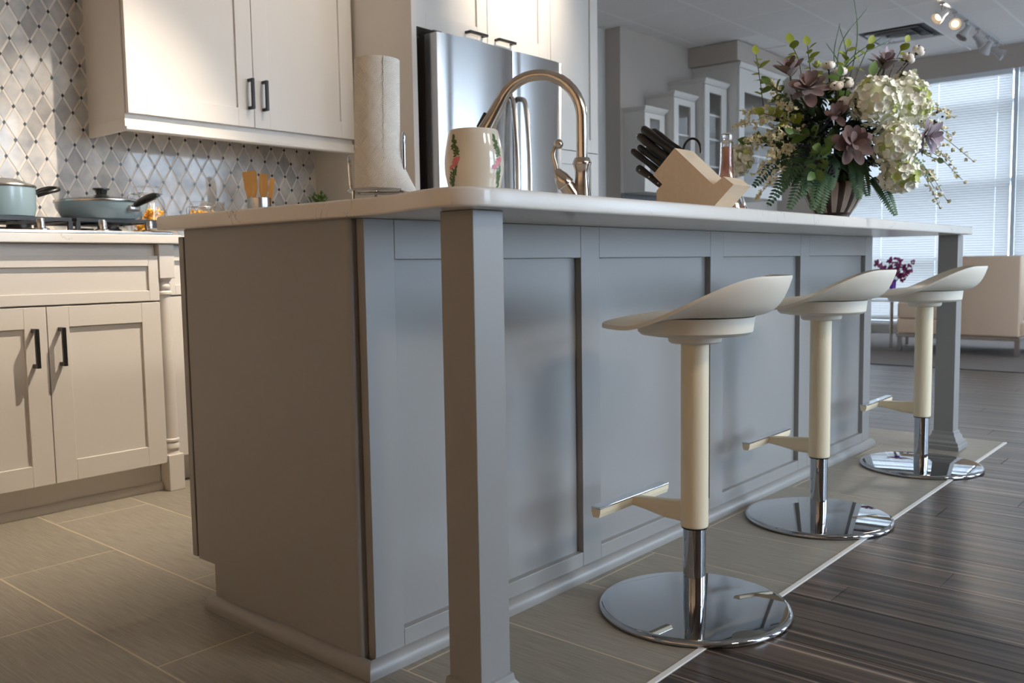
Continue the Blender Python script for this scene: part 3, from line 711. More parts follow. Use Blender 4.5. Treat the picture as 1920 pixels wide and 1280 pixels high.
# ------------------------------------------------------------------ refrigerator
rf = thing('refrigerator', (2.20, 1.9, 0), 'stainless steel french door refrigerator', 'refrigerator')
bx('body', 1.745, 2.625, 1.615, 2.30, 0.02, 1.805, 'fridge_side', rf, 0.004)
def fdoor(x0, x1, z0, z1):
    bm = NB(); n = 10; pts = []
    for i in range(n+1):
        t = i/n; xx = x0 + (x1-x0)*t
        pts.append((xx, 1.528 - 0.006*math.sin(PI*t) + (0.008*(1-min(1, min(t, 1-t)*14))**2)))
    pts += [(x1, 1.612), (x0, 1.612)]
    extrude_poly(bm, pts, z0, z1); return build('door', bm, 'fridge_steel', rf, smooth=True)
dl = fdoor(1.742, 2.2425, 0.70, 1.808); drr = fdoor(2.2475, 2.628, 0.70, 1.808); fd = fdoor(1.742, 2.628, 0.05, 0.692)
for d, hx in ((dl, 2.185), (drr, 2.275)):
    pts = smooth_path([(hx, 1.526, 1.585), (hx, 1.490, 1.572), (hx, 1.476, 1.52), (hx, 1.462, 1.36), (hx, 1.458, 1.18), (hx, 1.465, 1.0), (hx, 1.478, 0.84), (hx, 1.492, 0.79), (hx, 1.526, 0.775)], 5)
    bm = NB(); tube(bm, pts, 0.0125, 14); build('handle', bm, 'steel', d, smooth=True)
bm = NB(); tube(bm, smooth_path([(1.86, 1.526, 0.60), (1.87, 1.48, 0.60), (2.0, 1.468, 0.60), (2.18, 1.464, 0.60), (2.37, 1.468, 0.60), (2.50, 1.48, 0.60), (2.51, 1.526, 0.60)], 5), 0.0125, 14); build('handle', bm, 'steel', fd, smooth=True)
bx('hinge_cover', 1.75, 1.80, 1.56, 1.66, 1.809, 1.822, 'fridge_side', rf); bx('hinge_cover', 2.57, 2.62, 1.56, 1.66, 1.809, 1.822, 'fridge_side', rf)

# ------------------------------------------------------------------ cooktop and things on the range counter
ZC = HT - 0.002
ck = thing('gas_cooktop', (0.11, 1.95, ZC), 'stainless gas cooktop with black grates', 'cooktop')
bx('tray', -0.335, 0.555, 1.685, 2.20, ZC+0.0005, ZC+0.012, 'steel', ck, 0.003)
for i, gx in enumerate((-0.19, 0.11, 0.41)):
    bm = NB(); z0, z1 = ZC+0.046, ZC+0.058
    for yy in (1.80, 1.885, 1.97, 2.055, 2.14): box(bm, gx-0.142, gx+0.142, yy-0.005, yy+0.005, z0, z1)
    for xx in (-0.137, 0, 0.137): box(bm, gx+xx-0.005, gx+xx+0.005, 1.80, 2.145, z0, z1)
    for xx in (-0.137, 0.137):
        for yy in (1.80, 2.14): box(bm, gx+xx-0.007, gx+xx+0.007, yy-0.006, yy+0.006, ZC+0.0125, z0)
    build('grate', bm, 'black_metal', ck)
    for yy in (1.87, 2.07):
        bm = NB(); lathe(bm, [(0.045, ZC+0.0122), (0.045, ZC+0.022), (0.036, ZC+0.026), (0.036, ZC+0.034), (0.0, ZC+0.036)], gx, yy, 24, caps=False); build('burner', bm, 'black_metal', ck, smooth=True)
for kx in (-0.27, -0.06, 0.125, 0.325, 0.49):
    bm = NB(); lathe(bm, [(0.026, ZC+0.0122), (0.026, ZC+0.016), (0.019, ZC+0.019)], kx, 1.73, 24); k_ = build('knob_skirt', bm, 'steel', ck, smooth=True)
    bm = NB(); lathe(bm, [(0.0145, ZC+0.019), (0.0140, ZC+0.046), (0.0125, ZC+0.049)], kx, 1.73, 20); box(bm, kx-0.004, kx+0.004, 1.716, 1.75, ZC+0.02, ZC+0.0505, 0.001)
    build('knob', bm, 'steel', k_, smooth=True)
ZG = ZC + 0.0585
sp = thing('saucepan', (0.085, 1.93, ZG), 'pale blue saucepan with black loop handle at the left edge', 'pan')
bm = NB(); lathe(bm, [(0.0, ZG), (0.088, ZG), (0.097, ZG+0.006), (0.102, ZG+0.030), (0.103, ZG+0.100), (0.099, ZG+0.100), (0.097, ZG+0.012), (0.0, ZG+0.008)], 0.085, 1.93, 48, caps=False); build('pan_body', bm, 'enamel_blue', sp, smooth=True)
bm = NB(); lathe(bm, [(0.104, ZG+0.099), (0.106, ZG+0.104), (0.104, ZG+0.108), (0.100, ZG+0.109), (0.050, ZG+0.128), (0.0, ZG+0.132)], 0.085, 1.93, 48, caps=False); build('lid', bm, 'steel', sp, smooth=True)
bm = NB(); tube(bm, smooth_path([(0.185, 1.925, ZG+0.082), (0.205, 1.923, ZG+0.096), (0.235, 1.918, ZG+0.105), (0.255, 1.905, ZG+0.104), (0.250, 1.885, ZG+0.098), (0.215, 1.88, ZG+0.088), (0.184, 1.893, ZG+0.076)], 5), 0.007, 10); build('handle', bm, 'black_plastic', sp, smooth=True)
fy = thing('frying_pan', (0.405, 1.90, ZG), 'pale blue lidded frying pan on the right burner', 'pan')
bm = NB(); lathe(bm, [(0.0, ZG), (0.118, ZG), (0.130, ZG+0.005), (0.150, ZG+0.040), (0.154, ZG+0.060), (0.150, ZG+0.060), (0.125, ZG+0.010), (0.0, ZG+0.007)], 0.405, 1.90, 56, caps=False); build('pan_body', bm, 'enamel_blue', fy, smooth=True)
bm = NB(); lathe(bm, [(0.1555, ZG+0.059), (0.1565, ZG+0.063), (0.1555, ZG+0.067), (0.151, ZG+0.067)], 0.405, 1.90, 56, caps=False); lr = build('lid_rim', bm, 'steel', fy, smooth=True)
bm = NB(); lathe(bm, [(0.150, ZG+0.066), (0.11, ZG+0.075), (0.05, ZG+0.082), (0.0, ZG+0.083), (0.0, ZG+0.0805), (0.05, ZG+0.0795), (0.11, ZG+0.0725), (0.149, ZG+0.0645)], 0.405, 1.90, 56, caps=False); build('glass_lid', bm, 'window_pane', fy, smooth=True)
bm = NB(); lathe(bm, [(0.020, ZG+0.083), (0.026, ZG+0.086), (0.017, ZG+0.090), (0.021, ZG+0.104), (0.028, ZG+0.107), (0.028, ZG+0.112), (0.0, ZG+0.114)], 0.405, 1.90, 28, caps=False); build('lid_knob', bm, 'black_plastic', fy, smooth=True)
bm = NB(); tube(bm, [(0.455, 1.752, ZG+0.046), (0.460, 1.725, ZG+0.057), (0.466, 1.69, ZG+0.066), (0.472, 1.655, ZG+0.073), (0.476, 1.630, ZG+0.075)], [0.009, 0.0125, 0.014, 0.0125, 0.007], 14); h = build('handle', bm, 'black_plastic', fy, smooth=True)
bm = NB(); box(bm, -0.022, 0.022, -0.006, 0.010, -0.011, 0.011, 0.004, M=Matrix.Translation((0.450, 1.750, ZG+0.036)) @ Matrix.Rotation(math.radians(17), 4, 'Z')); build('handle_bracket', bm, 'steel', fy, smooth=True)
sr = thing('spoon_rest', (0.50, 1.70, ZC), 'small cream spoon rest at the front of the cooktop', 'spoon rest')
bm = NB(); M = Matrix.Translation((0.515, 1.690, ZC+0.013)); lathe(bm, [(0.0, 0.0), (0.030, 0.0), (0.046, 0.006), (0.049, 0.010), (0.046, 0.0095), (0.030, 0.003), (0.0, 0.002)], 0, 0, 28, M @ Matrix.Diagonal((1.0, 0.42, 1, 1)), caps=False); build('dish', bm, 'ceramic', sr, smooth=True)
def jar(cx, cy, r, h, fill, label):
    t = thing('glass_jar', (cx, cy, ZC), label, 'jar', 'clip-top jars of pasta')
    z = ZC+0.0005
    bm = NB(); lathe(bm, [(0.0, z), (r*0.92, z), (r, z+0.008), (r, z+h*0.66), (r*0.94, z+h*0.74), (r*0.78, z+h*0.80), (r*0.78, z+h*0.84), (r*0.75, z+h*0.84), (r*0.75, z+h*0.80), (r*0.90, z+h*0.735), (r*0.965, z+h*0.66), (r*0.965, z+0.010), (0.0, z+0.004)], cx, cy, 40, caps=False); build('jar_body', bm, 'window_pane', t, smooth=True)
    bm = NB(); lathe(bm, [(0.0, z+h*0.85), (r*0.80, z+h*0.85), (r*0.86, z+h*0.88), (r*0.86, z+h*0.93), (r*0.70, z+h*0.985), (0.0, z+h)], cx, cy, 40, caps=False); l_ = build('lid', bm, 'window_pane', t, smooth=True)
    bm = NB(); tube(bm, [(cx + r*0.89*math.cos(q), cy + r*0.89*math.sin(q), z+h*0.845) for q in [2*PI*i/28 for i in range(29)]], 0.0015, 6)
    tube(bm, smooth_path([(cx-r*0.88, cy-0.012, z+h*0.86), (cx-r*1.12, cy-0.012, z+h*0.80), (cx-r*1.10, cy-0.012, z+h*0.64), (cx-r*1.02, cy, z+h*0.62), (cx-r*1.10, cy+0.012, z+h*0.64), (cx-r*1.12, cy+0.012, z+h*0.80), (cx-r*0.88, cy+0.012, z+h*0.86)], 4), 0.0015, 6); build('wire_clip', bm, 'steel', l_)
    bm = NB(); rnd = random.Random(3)
    for i in range(150):
        rr = (r*0.90)*math.sqrt(rnd.random()); q = rnd.random()*2*PI; zz = z+0.012 + rnd.random()*(fill-0.018)
        c = Vector((cx+rr*0.9*math.cos(q), cy+rr*0.9*math.sin(q), zz)); d = Vector((rnd.uniform(-1, 1), rnd.uniform(-1, 1), rnd.uniform(-0.7, 0.7))).normalized()*0.011
        n_ = d.orthogonal().normalized()*0.007
        tube(bm, [c-d, c-d*0.3+n_, c+d*0.3+n_, c+d], 0.0048, 6)
    build('pasta', bm, 'pasta', t, smooth=True, kind='stuff')
jar(0.700, 2.14, 0.066, 0.212, 0.125, 'tall glass clip jar half full of pasta behind the frying pan')
jar(0.930, 2.12, 0.060, 0.160, 0.120, 'short glass clip jar of pasta right of the tall jar')
uh = thing('utensil_holder', (1.21, 2.13, ZC), 'round stainless steel utensil holder on the back counter', 'utensil holder')
z = ZC+0.0005
bm = NB(); lathe(bm, [(0.0, z), (0.050, z), (0.052, z+0.003), (0.052, z+0.185), (0.050, z+0.186), (0.0495, z+0.183), (0.0495, z+0.006), (0.0, z+0.005)], 1.21, 2.13, 40, caps=False); build('cup', bm, 'steel', uh, smooth=True)
uts = [((-0.030, 0.022), (-0.042, 0.036), 0.300, 0.026, 'wooden spatula leaning leftmost in the steel holder'), ((-0.014, 0.012), (-0.020, 0.020), 0.305, 0.040, 'wide wooden turner second from left in the holder'),
       ((0.014, -0.008), (0.020, -0.012), 0.292, 0.038, 'wooden spatula with hanging hole in the holder'), ((0.028, -0.026), (0.044, -0.042), 0.272, 0.022, 'narrow wooden spoon leaning rightmost in the holder')]
for (bx0, by0), (tx, ty), hh_, ww, lb in uts:
    t = thing('wooden_utensil', (1.21+bx0, 2.13+by0, z+0.008), lb, 'utensil', 'wooden utensils in the steel holder')
    p0 = Vector((1.21+bx0*0.6, 2.13+by0*0.6, z+0.008)); p1 = Vector((1.21+tx, 2.13+ty, z+hh_))
    d = (p1-p0).normalized(); side = Vector((0.75, -0.66, 0)); side = (side - d*side.dot(d)).normalized(); th = d.cross(side)
    bm = NB(); prf = [(0.0, 0.006), (0.60, 0.007), (0.68, ww/2*0.75), (0.75, ww/2), (0.985, ww/2*0.96), (1.0, ww/2*0.86)]
    rr = [[bm.verts.new(p0 + (p1-p0)*s + side*w_*a_ + th*0.003*b_) for a_, b_ in ((-1, -1), (1, -1), (1, 1), (-1, 1))] for s, w_ in prf]
    for r0, r1 in zip(rr, rr[1:]):
        for i in range(4): bm.faces.new((r0[i], r0[(i+1) % 4], r1[(i+1) % 4], r1[i]))
    bm.faces.new(rr[0]); bm.faces.new(rr[-1]); build('blade', bm, 'utensil_wood', t)
def leaf_mesh(name, m, L, Wd, curl=0.25, n=6, tipp=1.0, cup=0.15, oval=False):
    """leaf growing along +y from the origin, face up +z"""
    bm = NB(); rows = []
    for i in range(n+1):
        t = 1-(1-i/n)**1.6; wd = Wd/2*(math.sin(PI*min(1, t**0.85*0.985+0.015))**tipp); zz = L*curl*(t*t)*-1
        if oval: wd = Wd/2*min(1, (t+0.03)/0.42)**0.75*math.sqrt(max(0.0, 1-max(0, (t-0.55)/0.45)**2.4))
        rows.append([bm.verts.new((-wd, L*t, zz+cup*wd)), bm.verts.new((0, L*t, zz)), bm.verts.new((wd, L*t, zz+cup*wd))])
    for a_, b_ in zip(rows, rows[1:]):
        for i in range(2): bm.faces.new((a_[i], a_[i+1], b_[i+1], b_[i]))
    for f in bm.faces: f.smooth = True
    me = bpy.data.meshes.new(name); bm.to_mesh(me); bm.free(); me.materials.append(MATS[m]); return me
def add_leaf(bm, p, d, up, L, Wd, curl=0.2, n=4, cup=0.15):
    p, d = Vector(p), Vector(d).normalized(); up = Vector(up); up = (up - d*up.dot(d))
    up = up.normalized() if up.length > 1e-4 else d.orthogonal().normalized(); s = d.cross(up); rows = []
    for i in range(n+1):
        t = i/n; wd = Wd/2*math.sin(PI*min(1, t**0.85*0.96+0.03)); q = p + d*L*t - up*L*curl*t*t
        rows.append([bm.verts.new(q - s*wd + up*cup*wd), bm.verts.new(q), bm.verts.new(q + s*wd + up*cup*wd)])
    for a_, b_ in zip(rows, rows[1:]):
        for i in range(2): bm.faces.new((a_[i], a_[i+1], b_[i+1], b_[i]))
pp = thing('herb_plant', (1.55, 2.14, ZC), 'small bushy green plant in the back counter corner', 'plant')
bm = NB(); lathe(bm, [(0.0, z), (0.042, z), (0.055, z+0.09), (0.058, z+0.095), (0.052, z+0.095), (0.048, z+0.085), (0.0, z+0.08)], 1.55, 2.14, 28, caps=False); build('pot', bm, 'pot', pp, smooth=True)
bm = NB(); rnd = random.Random(5)
for i in range(220):
    q = rnd.random()*2*PI; e = rnd.uniform(0.1, 1.4); d = Vector((math.cos(q)*math.cos(e), math.sin(q)*math.cos(e), math.sin(e)))
    p = Vector((1.55, 2.14, z+0.150)) + d*rnd.uniform(0.01, 0.068)
    add_leaf(bm, p, d + Vector((rnd.uniform(-.6, .6), rnd.uniform(-.6, .6), rnd.uniform(-.2, .6))), (0, 0, 1), rnd.uniform(0.016, 0.026), 0.012, 0.3, 3)
for i in range(14):
    q = rnd.random()*2*PI; tube(bm, [(1.55, 2.14, z+0.08), (1.55+0.04*math.cos(q), 2.14+0.04*math.sin(q), z+0.16)], 0.0012, 4)
build('foliage', bm, 'leaf_mid', pp, kind='stuff')

# ------------------------------------------------------------------ things on the island
CR, CT = Vector((0.652, -0.758, 0)), Vector((-0.758, -0.652, 0))      # local axes: along the viewer's right, toward the viewer
# mug
mx, my = 0.105, -0.200; z = HT+0.0004
mg = thing('mug', (mx, my, z), 'cream barrel mug painted with pink flowers, on the counter corner', 'mug')
MPROF = [(0.0, 0.0), (0.040, 0.0), (0.0435, 0.004), (0.047, 0.014), (0.0525, 0.040), (0.0535, 0.058), (0.0515, 0.080), (0.0465, 0.104), (0.0440, 0.114), (0.0430, 0.1155), (0.0418, 0.114), (0.0440, 0.104), (0.0490, 0.080), (0.0510, 0.058), (0.0495, 0.040), (0.043, 0.010), (0.0, 0.006)]
bm = NB(); lathe(bm, [(r, z+h_) for r, h_ in MPROF], mx, my, 64, caps=False); build('mug_body', bm, 'ceramic', mg, smooth=True)
hd = (CR*0.25 - CT).normalized()
bm = NB(); tube(bm, smooth_path([Vector((mx, my, z+0.092)) + hd*0.046, Vector((mx, my, z+0.096)) + hd*0.066, Vector((mx, my, z+0.078)) + hd*0.082, Vector((mx, my, z+0.050)) + hd*0.080, Vector((mx, my, z+0.032)) + hd*0.060, Vector((mx, my, z+0.030)) + hd*0.048], 5), 0.0055, 12); build('mug_handle', bm, 'ceramic', mg, smooth=True)
def mug_r(h_):
    o = MPROF[1:9]
    for (r0, h0), (r1, h1) in zip(o, o[1:]):
        if h0 <= h_ <= h1: return r0 + (r1-r0)*(h_-h0)/(h1-h0+1e-9)
    return 0.045
def mug_pt(ang, h_, lift=0.0004):
    r = mug_r(h_) + lift; d = CT*math.cos(ang) + CR*math.sin(ang)
    return Vector((mx, my, z+h_)) + d*r
def decal_leaf(bm, ang, h_, rot, L, Wd):
    """thin painted leaf that follows the glaze"""
    rows = []
    for i in range(4):
        t = i/3; wd = Wd/2*math.sin(PI*(t*0.9+0.05)); row = []
        for s in (-1, 1):
            a_ = L*t; dx = a_*math.sin(rot) + s*wd*math.cos(rot); dz = a_*math.cos(rot) - s*wd*math.sin(rot)
            row.append(bm.verts.new(mug_pt(ang + dx/0.05, h_+dz)))
        rows.append(row)
    for a_, b_ in zip(rows, rows[1:]): bm.faces.new((a_[0], a_[1], b_[1], b_[0]))
for sgn, a0 in ((-1, -0.72), (1, 0.86)):
    bm = NB(); rnd = random.Random(11)
    lean = 0.25 if sgn < 0 else -0.12
    for i in range(44):
        t = i/43; h_ = 0.098 - 0.030*t; ang = a0 + (t-1)*0.03/0.05*0.45*1.0*(1 if sgn < 0 else 0.6) + 0.16
        decal_leaf(bm, ang, h_, rnd.uniform(-2.2, 2.2) if i % 2 else rnd.uniform(-0.5, 0.5), 0.0085, 0.0042)
    for i in range(30):
        t = i/29; h_ = 0.048 - 0.032*t; ang = a0 + 0.10 - (0.35*t if sgn < 0 else -0.10*t)
        decal_leaf(bm, ang, h_, rnd.uniform(-0.9, 0.9) + (PI if i % 2 else 0), 0.009, 0.0045)
    build('painted_leaves', bm, 'mug_green', mg)
    bm = NB()
    for i in range(34):
        q = rnd.random()*2*PI; rr = 0.0085*math.sqrt(rnd.random())
        decal_leaf(bm, a0 + 0.04 + rr*math.cos(q)/0.05, 0.054+rr*math.sin(q), q, 0.008, 0.0055)
    build('painted_flower', bm, 'mug_pink', mg)
# paper towel roll on a wire stand
tx, ty = 0.090, 0.047; z = HT+0.0004
ts = thing('towel_stand', (tx, ty, z), 'chrome wire paper towel stand on the island', 'towel stand')
bm = NB()
ring = [Vector((tx, ty, z+0.024)) + (CR*math.cos(q) + CT*math.sin(q))*0.056 for q in [2*PI*i/36 for i in range(37)]]
tube(bm, ring, 0.0022, 8); build('base_ring', bm, 'chrome', ts, smooth=True)
for sgn, hh_ in ((-1, 0.092), (1, 0.135)):
    bm = NB(); o = Vector((tx, ty, z)); e = CR*sgn; w_ = CT*0.006
    tube(bm, smooth_path([o + Vector((0, 0, 0.020)) + w_, o + e*0.040 + Vector((0, 0, 0.020)) + w_, o + e*0.050 + w_ + Vector((0, 0, 0.026)), o + e*0.0525 + w_ + Vector((0, 0, 0.045)), o + e*0.0535 + w_ + Vector((0, 0, hh_-0.012)), o + e*0.0535 + Vector((0, 0, hh_)), o + e*0.0535 - w_ + Vector((0, 0, hh_-0.012)), o + e*0.0525 - w_ + Vector((0, 0, 0.045)), o + e*0.050 - w_ + Vector((0, 0, 0.026)), o + e*0.040 - w_ + Vector((0, 0, 0.020)), o - w_ + Vector((0, 0, 0.020))], 5), 0.0025, 8)
    build('tension_arm', bm, 'chrome', ts, smooth=True)
for q in (0.3, 2.4, 4.5):
    bm = NB(); p = Vector((tx, ty, z)) + (CR*math.cos(q) + CT*math.sin(q))*0.056; tube(bm, [p, p + Vector((0, 0, 0.022))], 0.003, 8); build('foot', bm, 'chrome', ts)
bm = NB(); tube(bm, [(tx, ty, z+0.02), (tx, ty, z+0.262)], 0.003, 8); build('spindle', bm, 'chrome', ts)
pt = thing('paper_towel_roll', (tx, ty, z+0.028), 'white quilted paper towel roll with a loose sheet', 'paper towel')
z0, z1 = z+0.0285, z+0.276
tilt = Matrix.Translation((tx, ty, z0)) @ Matrix.Rotation(math.radians(-1.2), 4, CT) 
bm = NB(); lathe(bm, [(0.019, 0.0), (0.0430, 0.0), (0.0437, 0.002), (0.0430, 0.245), (0.041, 0.2475), (0.019, 0.2475)], 0, 0, 64, tilt, caps=False); lathe(bm, [(0.019, 0.0), (0.019, 0.2475)], 0, 0, 40, tilt, caps=False); build('roll', bm, 'paper', pt, smooth=True)
bm = NB(); nu, nv = 20, 12; grid = []           # loose outer sheet that peels off and flares at the bottom
for j in range(nv+1):
    h_ = j/nv; row = []
    flare_ = max(0, 1-h_/0.27)**1.3
    for i in range(nu+1):
        t = i/nu; ang = 0.42 + t*1.15; r = 0.0445 + 0.0005*i/nu + flare_*0.036*max(0, (t-0.1)/0.9)**1.4
        d = CT*math.cos(ang) + CR*math.sin(ang)
        row.append(bm.verts.new(tilt @ (Vector((d.x*r, d.y*r, 0.0005 + h_*0.246 - flare_*0.010*t)))))
    grid.append(row)
for j in range(nv):
    for i in range(nu): bm.faces.new((grid[j][i], grid[j][i+1], grid[j+1][i+1], grid[j+1][i]))
build('loose_sheet', bm, 'paper', pt, smooth=True)
# faucet
fx, fyy = 0.842, 0.100; z = HT+0.0004
fc = thing('kitchen_faucet', (fx, fyy, z), 'brushed nickel gooseneck kitchen faucet with side lever', 'faucet')
bm = NB(); lathe(bm, [(0.033, z), (0.033, z+0.004), (0.030, z+0.008), (0.026, z+0.035), (0.0215, z+0.075), (0.0185, z+0.105), (0.019, z+0.118), (0.024, z+0.132), (0.0255, z+0.137), (0.024, z+0.142), (0.0195, z+0.152), (0.0, z+0.153)], fx, fyy, 40, caps=False); build('faucet_body', bm, 'nickel', fc, smooth=True)
sd = (-CR*0.985 - CT*0.17).normalized(); P0 = Vector((fx, fyy, z))
R_ = 0.113; pts = [P0 + Vector((0, 0, 0.15)), P0 + Vector((0, 0, 0.20)), P0 + Vector((0, 0, 0.258))]
for i in range(1, 17):
    q = PI*i/16*0.86; pts.append(P0 + Vector((0, 0, 0.258 + R_*1.0*math.sin(q))) + sd*(R_*(1-math.cos(q))))
last = pts[-1]; dd = (pts[-1]-pts[-2]).normalized()
bm = NB(); tube(bm, pts, 0.0148, 20); build('spout', bm, 'nickel', fc, smooth=True)
bm = NB(); tube(bm, [last - dd*0.002, last + dd*0.006, last + dd*0.03, last + dd*0.09, last + dd*0.105], [0.0165, 0.0168, 0.0175, 0.0225, 0.0215], 20); sh_ = build('spray_head', bm, 'nickel', fc, smooth=True)
bm = NB(); nrm = (-CR).normalized(); box(bm, -0.006, 0.006, -0.008, 0.008, -0.022, 0.022, 0.003, M=Matrix.Translation(last + dd*0.055 + sd*0.021) @ dd.to_track_quat('Z', 'Y').to_matrix().to_4x4()); build('spray_button', bm, 'black_plastic', sh_)
b0 = P0 + Vector((0, 0, 0.018)); bd = (-CR*0.55 + Vector((0, 0, 0.83))).normalized()
bm = NB(); tube(bm, [b0, b0 + bd*0.075], [0.0205, 0.0205], 24); build('valve_housing', bm, 'nickel', fc, smooth=True)
bm = NB(); tube(bm, [b0 + bd*0.0765, b0 + bd*0.079, b0 + bd*0.10, b0 + bd*0.118, b0 + bd*0.126], [0.0225, 0.0232, 0.0195, 0.012, 0.007], 24); lv = build('lever_base', bm, 'nickel', fc, smooth=True)
l0 = b0 + bd*0.118
bm = NB(); tube(bm, smooth_path([l0, l0 + Vector((0, 0, 0.016)) - CR*0.004, l0 + Vector((0, 0, 0.042)) - CR*0.010, l0 + Vector((0, 0, 0.060)) - CR*0.006, l0 + Vector((0, 0, 0.066))], 5), 0.0066, 12)
bmesh.ops.create_uvsphere(bm, u_segments=20, v_segments=14, radius=0.0128, matrix=Matrix.Translation(l0 + Vector((0, 0, 0.072)) + CR*0.004)); build('lever', bm, 'nickel', lv, smooth=True)
# knife block
kb = thing('knife_block', (1.0, -0.13, z), 'pale beech knife block with slanted slots on the island', 'knife block')
KB = Matrix.Translation((0.918, -0.080, z)) @ Matrix(((0, 1, 0, 0), (-1, 0, 0, 0), (0, 0, 1, 0), (0, 0, 0, 1)))
# local frame: x toward the seating side (world -y), y along the island (world +x), z up
def prism(bm, pts, y0, y1, M):
    A = [bm.verts.new(M @ Vector((p[0], y0, p[1]))) for p in pts]; B = [bm.verts.new(M @ Vector((p[0], y1, p[1]))) for p in pts]
    bm.faces.new(A); bm.faces.new(B[::-1])
    for i in range(len(pts)): bm.faces.new((A[i], A[(i+1) % len(pts)], B[(i+1) % len(pts)], B[i]))
bm = NB(); prism(bm, [(0.0, 0.0), (0.152, 0.0), (0.215, 0.060), (0.188, 0.081), (0.162, 0.062), (0.053, 0.162), (-0.0106, 0.0995), (0.017, 0.074), (0.0, 0.059)], 0.0, 0.092, KB); build('block_body', bm, 'beech', kb)
ax = Vector((-0.80, 0, 0.60)).normalized(); nx = Vector((0.60, 0, 0.80))
def knife(t_, y_, L, wd, label, rivets=False):
    """t_ runs along the slotted face from its top corner"""
    p = Vector((0.053, y_, 0.162)) + Vector((-0.0636, 0, -0.0625))*t_
    t = thing('kitchen_knife', KB @ p, label, 'knife', 'black-handled knives in the block')
    R3 = KB.to_3x3()
    def P(s, a_, b_): return KB @ (p + ax*s + nx*a_ + Vector((0, b_, 0)))
    bm = NB(); prf = [(0.003, wd*0.50, 0.006), (0.012, wd*0.52, 0.0075), (L*0.4, wd*0.46, 0.0085), (L*0.75, wd*0.54, 0.0085), (L*0.95, wd*0.48, 0.0075), (L, wd*0.30, 0.004)]
    rr = [[bm.verts.new(P(s, a_*math.cos(q), b_*math.sin(q))) for q in [2*PI*k_/14 for k_ in range(14)]] for s, a_, b_ in prf]
    for r0, r1 in zip(rr, rr[1:]):
        for i in range(14): bm.faces.new((r0[i], r0[(i+1) % 14], r1[(i+1) % 14], r1[i]))
    bm.faces.new(rr[0]); bm.faces.new(rr[-1]); build('grip', bm, 'black_plastic', t, smooth=True)
    bm = NB(); prf = [(-0.05, wd*0.36, 0.001), (0.0005, wd*0.40, 0.001), (0.004, wd*0.50, 0.0055), (0.010, wd*0.51, 0.0062)]
    rr = [[bm.verts.new(P(s, a_*math.cos(q), b_*math.sin(q))) for q in [2*PI*k_/12 for k_ in range(12)]] for s, a_, b_ in prf]
    for r0, r1 in zip(rr, rr[1:]):
        for i in range(12): bm.faces.new((r0[i], r0[(i+1) % 12], r1[(i+1) % 12], r1[i]))
    bm.faces.new(rr[0]); bm.faces.new(rr[-1]); build('bolster', bm, 'steel', t, smooth=True)
    bm = NB(); tube(bm, [P(L-0.002, 0, 0), P(L+0.0035, 0, 0)], [wd*0.27, wd*0.20], 12); build('end_cap', bm, 'steel', t, smooth=True)
    if rivets:
        for s in (0.25, 0.55, 0.85):
            bm = NB(); c = P(L*s, 0, -0.0082); o_ = P(L*s, 0, -0.0095); tube(bm, [c, o_], 0.003, 10); build('rivet', bm, 'steel', t)
knife(0.16, 0.018, 0.122, 0.022, 'longest black knife, topmost of the near row in the block')
knife(0.14, 0.052, 0.112, 0.022, 'black knife at the top of the block behind the longest one')
knife(0.40, 0.018, 0.118, 0.021, 'black knife second in the near row of the block')
knife(0.66, 0.020, 0.098, 0.017, 'black knife third down in the near row of the block')
knife(0.86, 0.016, 0.104, 0.017, 'black knife lowest of the slanted near row')
knife(0.72, 0.062, 0.100, 0.017, 'black knife in the far row, behind the third one')
ks = thing('kitchen_shears', KB @ Vector((0.07, 0.06, 0.15)), 'black loop handle of kitchen shears behind the knives', 'shears')
bm = NB(); c = Vector((0.066, 0.062, 0.150)); tube(bm, [KB @ (c + Vector((0.026*math.cos(q), 0.002, 0.006+0.034*math.sin(q)))) for q in [PI*1.15*i/16-0.15 for i in range(17)]], 0.0032, 8); build('loop', bm, 'black_plastic', ks, smooth=True)
kk = thing('utility_knife', KB @ Vector((0.017, 0.02, 0.067)), 'riveted dark utility knife in the lowest slot of the block', 'knife')
a3 = Vector((-0.83, 0, 0.56)).normalized(); n3 = Vector((0.56, 0, 0.83)); p3 = Vector((0.016, 0.014, 0.068))
bm = NB(); prf = [(0.0, 0.0085, 0.006), (0.02, 0.0105, 0.008), (0.055, 0.009, 0.0085), (0.085, 0.0115, 0.0085), (0.097, 0.0105, 0.007), (0.101, 0.006, 0.004)]
rr = [[bm.verts.new(KB @ (p3 + a3*s + n3*a_*math.cos(q) + Vector((0, b_*math.sin(q), 0)))) for q in [2*PI*k_/14 for k_ in range(14)]] for s, a_, b_ in prf]
for r0, r1 in zip(rr, rr[1:]):
    for i in range(14): bm.faces.new((r0[i], r0[(i+1) % 14], r1[(i+1) % 14], r1[i]))
bm.faces.new(rr[0]); bm.faces.new(rr[-1]); build('grip', bm, 'black_plastic', kk, smooth=True)
for s in (0.018, 0.05, 0.085):
    bm = NB(); tube(bm, [KB @ (p3 + a3*s + Vector((0, -0.007, 0))), KB @ (p3 + a3*s + Vector((0, -0.0092, 0)))], 0.0022, 10); build('rivet', bm, 'nickel', kk)
